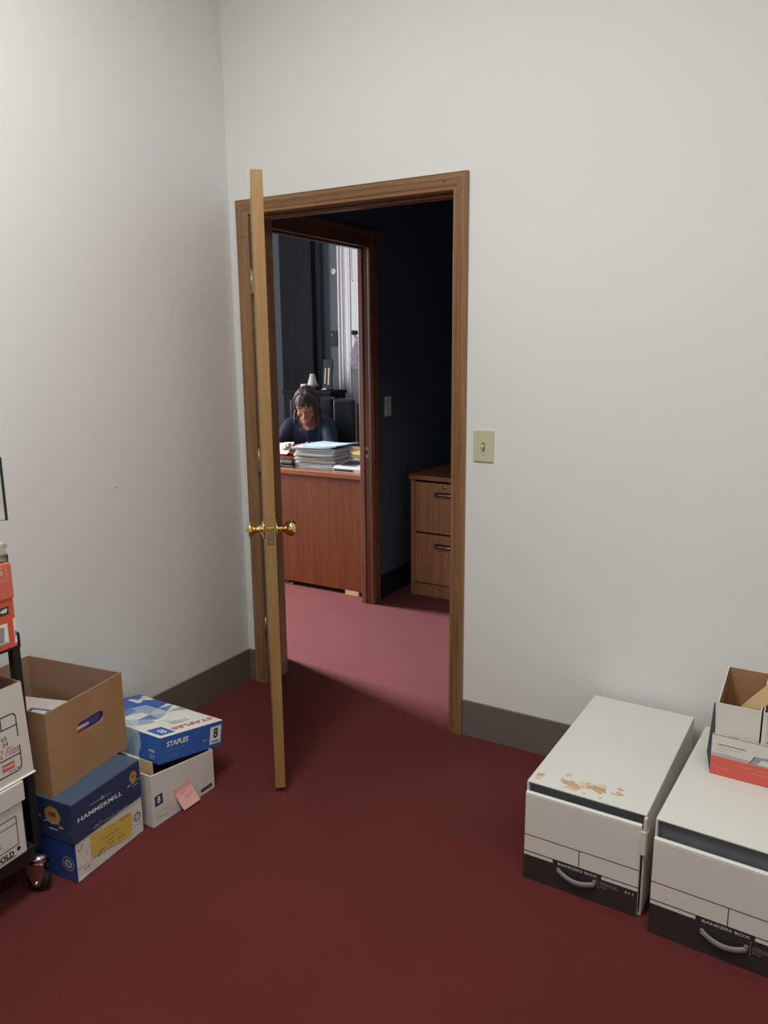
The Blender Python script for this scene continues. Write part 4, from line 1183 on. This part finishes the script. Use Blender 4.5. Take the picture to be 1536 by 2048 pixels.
# upper white box, upside down, open
up = empty('storage_box', (.1155, -1.847, .379), .055, 'upper open white storage box on the cart, brown inside, with a red badge', 'cardboard box')
def upb():
    w, d, h, t = .365, .372, .272, .004
    b = MB(); fl = .006
    O = [(-fl, -fl), (w + fl, -fl), (w + fl, d + fl), (-fl, d + fl)]; T = [(0, 0), (w, 0), (w, d), (0, d)]; I = [(t, t), (w - t, t), (w - t, d - t), (t, d - t)]
    for k in range(4):
        j = (k + 1) % 4
        b.face([(*O[k], 0), (*O[j], 0), (*T[j], h), (*T[k], h)], 'white_box')
        b.face([(*T[k], h), (*T[j], h), (*I[j], h), (*I[k], h)], 'kraft_in')
        b.face([(*I[k], .01), (*I[j], .01), (*I[j], h), (*I[k], h)], 'kraft_in')
    b.face([(*q, 0) for q in O], 'white_box'); b.face([(*q, .01) for q in I], 'kraft_in')
    b.build('carton_body', up, recalc=False)
    b = MB()
    b.box((-fl - .006, -fl - .006, .0), (w + fl + .004, d + fl + .004, .005), 'box_edge', bev=.002)
    b.build('rim', up)
    p = Print(frame((w + fl, 0, 0), (0, 1, 0), (-.022, 0, 1)))
    R = .012
    p.path([(.05, .195), (.330, .195), (.339, .192), (.343, .183), (.343, .125)], .0030, 'ink'); p.path([(.344, .100), (.344, .045), (.340, .034), (.330, .030), (.05, .030)], .0030, 'ink')
    p.line((.05, .160), (.343, .160), .0028, 'ink'); p.line((.297, .160), (.297, .195), .0028, 'ink'); p.line((.05, .076), (.344, .076), .0028, 'ink')
    p.text('03', .293, .128, .012, 'pen', rot=.05); p.text('04', .295, .112, .012, 'pen', rot=.05); p.text('- ', .280, .134, .003, 'pen')
    p.text('2 Files', .280, .084, .024, 'redpen', width=.062, shear=.4)
    p.poly([(.286, .045), (.322, .045), (.322, .064), (.286, .064)], 'redprint', 1); p.text('STAPLES', .289, .0505, .008, 'white', width=.030, lay=2, bold=.03)
    p.text('that was easy', .302, .036, .005, 'ink', width=.036, bold=.02)
    p.build('side_printing', up)
upb()
# red box with lid on the top shelf
rb = empty('shoe_box', (.172, -1.851, .7515), .03, 'red cardboard box with lid on the top shelf of the cart', 'cardboard box')
RBX, RBD = .30, .390
one('carton_body', lambda b: b.box((0, 0, 0), (RBX, RBD, .140), 'redbox', bev=.002), rb)
lr = one('lid', lambda b: b.box((-.003, -.003, .136), (RBX + .003, RBD + .003, .232), 'redlid', bev=.002), rb)
p = Print(frame((RBX + .003, 0, 0), (0, 1, 0), (0, 0, 1)))
p.text('STAPLES', .255, .203, .022, 'manila', width=.112, bold=.01); p.path([(.24, .186), (.374, .186), (.378, .190), (.378, .228)], .0012, 'manila')
p.build('lid_printing', lr)
p = Print(frame((RBX, 0, 0), (0, 1, 0), (0, 0, 1)))
p.rect(.300, .095, .374, .116, 'blackprint'); p.text('CB-448', .310, .100, .012, 'white', width=.060, lay=1, bold=.04, shear=.2)
p.rect(.300, .018, .366, .072, 'white'); p.poly([(.31, .025), (.352, .022), (.356, .062), (.34, .066), (.335, .045), (.315, .050)], 'greyink', 1); p.text('MADE IN USA', .325, .0195, .003, 'ink', width=.038, lay=1)
p.rect(.383, .010, .3895, .080, 'white'); p.rect(.385, .030, .3893, .045, 'midblue', 1)
p.build('side_printing', rb)
# things on top of the red box
def wbag(b):
    t = bmesh.new(); bmesh.ops.create_cube(t, size=1); bmesh.ops.subdivide_edges(t, edges=list(t.edges), cuts=9, use_grid_fill=True)
    for v in t.verts:
        q = v.co.copy()
        n = Vector((noise.noise(q * 6), noise.noise(q * 6 + Vector((9, 0, 0))), noise.noise(q * 6 + Vector((0, 9, 0)))))
        taper = 1 - .25 * max(0, q.z + .1)
        v.co = Vector((.345 + q.x * .22 * taper + n.x * .02, -1.628 + q.y * .35 * taper + n.y * .02, 1.037 + q.z * .100 + (n.z * .010 if q.z > -.49 else 0)))
        v.co.z = max(v.co.z, .9845)
    for f in t.faces: f.smooth = True
    b.merge(t, 'paper_w')
tag(one('paper_bag', wbag), 'crumpled off-white paper bag on top of the red box', 'bag')
tan = empty('tan_carton', (.315, -1.822, 1.0945), .02, 'beige carton on the crumpled bag at the top left edge', 'carton')
one('carton_body', lambda b: b.box((0, 0, 0), (.15, .375, .165), 'paper_w', bev=.003), tan)
one('edge_strip', lambda b: b.box((.148, .372, 0), (.153, .378, .165), 'darkgrey'), tan)

# ------------------------------------------------------------------ file drawers on the right
def file_drawer(loc, rz, w, d, h, label, open_by, hx, digits, tears):
    r = empty('file_drawer_box', loc, rz, label, 'file box')
    t = .005
    def shell(b):
        b.box((0, .006, h - t), (w, d, h), 'white_top', bev=.0015, seg=2)
        b.box((0, .006, .0), (t, d, h - t), 'white_box'); b.box((w - t, .006, 0), (w, d, h - t), 'white_box')
        b.box((t, d - t, 0), (w - t, d, h - t), 'white_box'); b.box((t, .006, 0), (w - t, d - t, t), 'white_box')
        b.box((t, .022, t), (w - t, .026, h - t), 'grey_in')
        pass
    one('shell', shell, r)
    if tears:
        rt = random.Random(4)
        p = Print(frame((0, 0, h), (1, 0, 0), (0, 1, 0)))
        def blob(cx, cy, rx, ry, m, seed, n=22, rough=.35, lay=0, ang=0):
            q = random.Random(seed); pts = []
            for i in range(n):
                a = 2 * PI * i / n; k = 1 + q.uniform(-rough, rough)
                x, y = rx * k * math.cos(a), ry * k * math.sin(a)
                pts.append((cx + x * math.cos(ang) - y * math.sin(ang), cy + x * math.sin(ang) + y * math.cos(ang)))
            if lay == 0: groups.append([])
            groups[-1].append((pts, m, lay))
        groups = []
        blob(.022, .054, .013, .009, 'tear', 1, ang=.5); blob(.022, .034, .010, .005, 'manila', 2)
        blob(.118, .052, .032, .016, 'tear', 3, rough=.3, ang=-.15); blob(.150, .062, .028, .012, 'manila', 4, rough=.35, ang=-.1)
        blob(.178, .062, .030, .014, 'tear', 5, rough=.4, ang=-.3); blob(.098, .070, .016, .010, 'white_top', 6, lay=1); blob(.092, .094, .012, .006, 'manila', 16, rough=.5, ang=.7)
        blob(.134, .060, .012, .005, 'white_top', 7, lay=1); blob(.165, .071, .010, .004, 'white_top', 8, lay=1); blob(.120, .030, .018, .006, 'manila', 9, rough=.4)
        blob(.192, .078, .014, .010, 'manila', 10, rough=.5, lay=1); blob(.246, .070, .011, .006, 'tear', 11, ang=-.3); blob(.243, .092, .008, .006, 'tear', 12); blob(.235, .062, .014, .004, 'manila', 13)
        blob(.160, .022, .005, .004, 'manila', 14); blob(.205, .024, .004, .005, 'manila', 15)
        for gi, g_ in enumerate(groups):
            p = Print(frame((0, 0, h), (1, 0, 0), (0, 1, 0)))
            for li, (pts, m, lay) in enumerate(g_): p.poly(pts, m, lay * 3 + li + gi * .35)
            p.build('torn_patch', r)['label'] = 'torn brown patch'
    drw = empty('drawer', (0, 0, 0)); drw.parent = r
    dh = h - open_by
    fw = w - .009
    def front(b):
        b.box((.001, -.006, 0), (fw, .006, dh - .006), 'white_box', bev=.0012, seg=1)
        b.box((.001, -.006, dh - .0065), (fw, .007, dh), 'box_edge', bev=.002)
        for x0 in (t + .003, fw - .012): b.box((x0, .007, .01), (x0 + .004, .020, dh - .012), 'white_box')
    fo = one('drawer_front', front, r); bpy.data.objects.remove(drw)
    p = Print(frame((0, -.006, 0), (1, 0, 0), (0, 0, 1)))
    zb = .078 if digits else .088
    l2 = zb + .012; l1 = l2 + .053
    p.rect(.001, .0005, fw, zb, 'blackprint'); p.rect(.088 + hx, zb, .228 + hx, l2 + .0015, 'blackprint')
    p.line((.001, l2), (fw, l2), .0026, 'ink'); p.line((.001, l1), (fw, l1), .0022, 'ink'); p.line((.163 + hx, l2), (.163 + hx, l1), .0022, 'ink')
    p.text('BANKERS BOX', .103 + hx, zb - .0005, .0085, 'paleink', width=.114, bold=.03)
    p.line((.219 + hx, zb - .005), (.219 + hx, .045), .001, 'greyink', 1)
    p.text('STOR/DRAWER', .225 + hx, .060, .0045, 'greyink', width=.050); p.text('FILE', .225 + hx, .052, .0045, 'greyink', width=.020)
    p.text('STEEL PLUS', .225 + hx, .066, .0045, 'greyink', width=.045)
    if digits: p.text('311', .292, .061, .0085, 'paleink', width=.024, bold=.03)
    p.build('front_printing', fo)
    def hd(b):
        n = 12; pts = []
        for i in range(n + 1):
            q = i / n; pts.append((.106 + hx + .104 * q, -.010 - .009 * math.sin(PI * q), .063 - .005 * q - .0115 * math.sin(PI * q) ** .8))
        b.tube(pts, .0045, 'handle', seg=12, flat=1.75)
        for x in (.106 + hx, .210 + hx): b.box((x - .005, -.012, .056), (x + .005, -.006, .070), 'handle', bev=.002)
        b.box((.118 + hx, -.0066, .058), (.198 + hx, -.0060, .071), 'ink')
    one('pull_handle', hd, r)
    return r
fd = file_drawer((1.6243, -.6966, 0), -.0146, .3358, .6606, .3054, 'white file drawer box with torn brown patches on its top, left of the pair', .029, 0.0, True, True)
fd2 = file_drawer((1.9897, -.7401, 0), -.0483, .345, .6034, .3283, 'white file drawer box carrying the printed file tray, right of the pair', .050, .028, False, False)
def tp(b):
    b.box((.3245, -.0090, .192), (.3400, .004, .262), 'tape', bev=.002, seg=2)
    b.box((.3355, -.004, .186), (.342, .022, .258), 'tape', bev=.002, seg=2)
    b.box((.3300, -.004, .262), (.3395, .010, .300), 'tape', bev=.003, seg=2)
one('tape_patch', tp, fd)['label'] = 'wrinkled clear tape over the corner'
def inn(b):
    for i in range(5): b.box((.03, .058 + i * .02, .02), (.31, .060 + i * .02, .255), 'greyink')
# file tray standing on the right drawer
ZB = .3290
tr = empty('file_organizer', (2.0735, -.432, ZB), -.03, 'printed white and red file organiser tray on the right file drawer box', 'file organizer')
def tray(b):
    w, d, h, t = .245, .215, .122, .004
    b.box((0, 0, 0), (w, t, h), 'white_box'); b.box((0, d - t, 0), (w, d, h), 'white_box'); b.box((w - t, t, 0), (w, d - t, h), 'white_box'); b.box((0, t, 0), (w, d - t, t), 'white_box')
one('tray', tray, tr)
def flap(b):
    b.face([(-.0, .002, .0), (-.030, .125, .0), (-.020, .125, .16), (.003, .002, .12)], 'darkgrey')  # shade on this side is painted in as dark grey
fo = one('shaded_side_flap', flap, tr); so = fo.modifiers.new('s', 'SOLIDIFY'); so.thickness = .003
p = Print(frame((0, 0, 0), (1, 0, 0), (0, 0, 1)))
p.rect(0, 0, .245, .056, 'redtray'); p.rect(0, .056, .245, .122, 'paleink'); p.rect(0, .066, .245, .122, 'white_box', 1)
p.line((0, .1215), (.245, .1215), .0016, 'ink', 2); p.text('CORRUGATED MAGAZINE FILE', .014, .092, .004, 'ink', width=.075, lay=2, bold=.03)
p.text('Fichier a revues carton', .014, .083, .004, 'greyink', width=.062, lay=2); p.text('Revistero', .014, .074, .003, 'greyink', width=.028, lay=2); p.text('Archivador', .014, .066, .003, 'greyink', width=.04, lay=2)
p.text('LETTER SIZE', .040, .1235, .003, 'ink', width=.028, lay=2)
p.poly([(.100, .058), (.112, .082), (.245, .092), (.245, .058)], 'greyink', 2); p.poly([(.118, .060), (.130, .076), (.20, .078), (.21, .060)], 'white_box', 3); p.line((.100, .058), (.112, .082), .0018, 'ink', 3)
p.text('corrugated magazine files', .070, .040, .004, 'pink', width=.09, lay=2); p.text('magazine', .018, .022, .003, 'pink', width=.045, lay=2); p.text('set of two assembled files', .105, .030, .004, 'pink', width=.08, lay=2)
p.build('tray_printing', tr)
for k in range(2):
    x0 = .006 + k * .1165
    mg_ = empty('magazine_file', rot_loc(tr, (x0, .0055, .0045)), .0, ['white magazine file holding a manila folder, nearest the white wall corner', 'second white magazine file with a pale yellow note, at the right edge'][k], 'magazine file')
    mg_['label'] = ['left white magazine file in the printed tray, manila folder inside', 'right white magazine file in the printed tray, yellow note on its front'][k]
    w, d, h, t = .112, .200, .210, .0030
    bmg = MB(); H = [h, h, .245, .245]
    O = [(0, 0), (w, 0), (w, d), (0, d)]; I = [(t, t), (w - t, t), (w - t, d - t), (t, d - t)]
    for a in range(4):
        c = (a + 1) % 4
        bmg.face([(*O[a], 0), (*O[c], 0), (*O[c], H[c]), (*O[a], H[a])], 'white_box'); bmg.face([(*I[a], t), (*I[c], t), (*I[c], H[c]), (*I[a], H[a])], 'kraft')
        bmg.face([(*O[a], H[a]), (*O[c], H[c]), (*I[c], H[c]), (*I[a], H[a])], 'white_box')
    bmg.face([(*q, 0) for q in O], 'white_box'); bmg.face([(*q, t) for q in I], 'kraft')
    bmg.build('holder_body', mg_, recalc=False)
    if k == 1:
        p = Print(frame((0, 0, 0), (1, 0, 0), (0, 0, 1))); p.rect(.010, .118, .10, .205, 'almond'); p.scribble(.014, .122, .06, .004, 'pen', w=.0012, seed=21, lay=1); p.build('yellow_note', mg_)
# manila folder leaning in the tray
mf = empty('manila_folder', rot_loc(tr, (.062, .012, .02)), -.03, 'manila folder leaning to the right out of the left magazine file', 'folder')
def mfo(b):
    b.prism([(.0, .0), (.052, .0), (.052, .192), (.115, .262), (.240, .40), (.200, .44), (.02, .213), (.0, .185)], 'Y', .02, .0225, 'manila')
    b.prism([(.002, .0), (.050, .0), (.050, .190), (.112, .262), (.235, .395), (.21, .43), (.03, .22), (.002, .185)], 'Y', .0235, .0255, 'manila')
one('folder_card', mfo, mf)
rf = empty('red_folder', rot_loc(tr, (.122, .03, .010)), -.06, 'dark red folder standing in the right magazine file', 'folder')
one('folder_card', lambda b: b.box((.006, .02, 0), (.098, .024, .200), 'redlid'), rf)
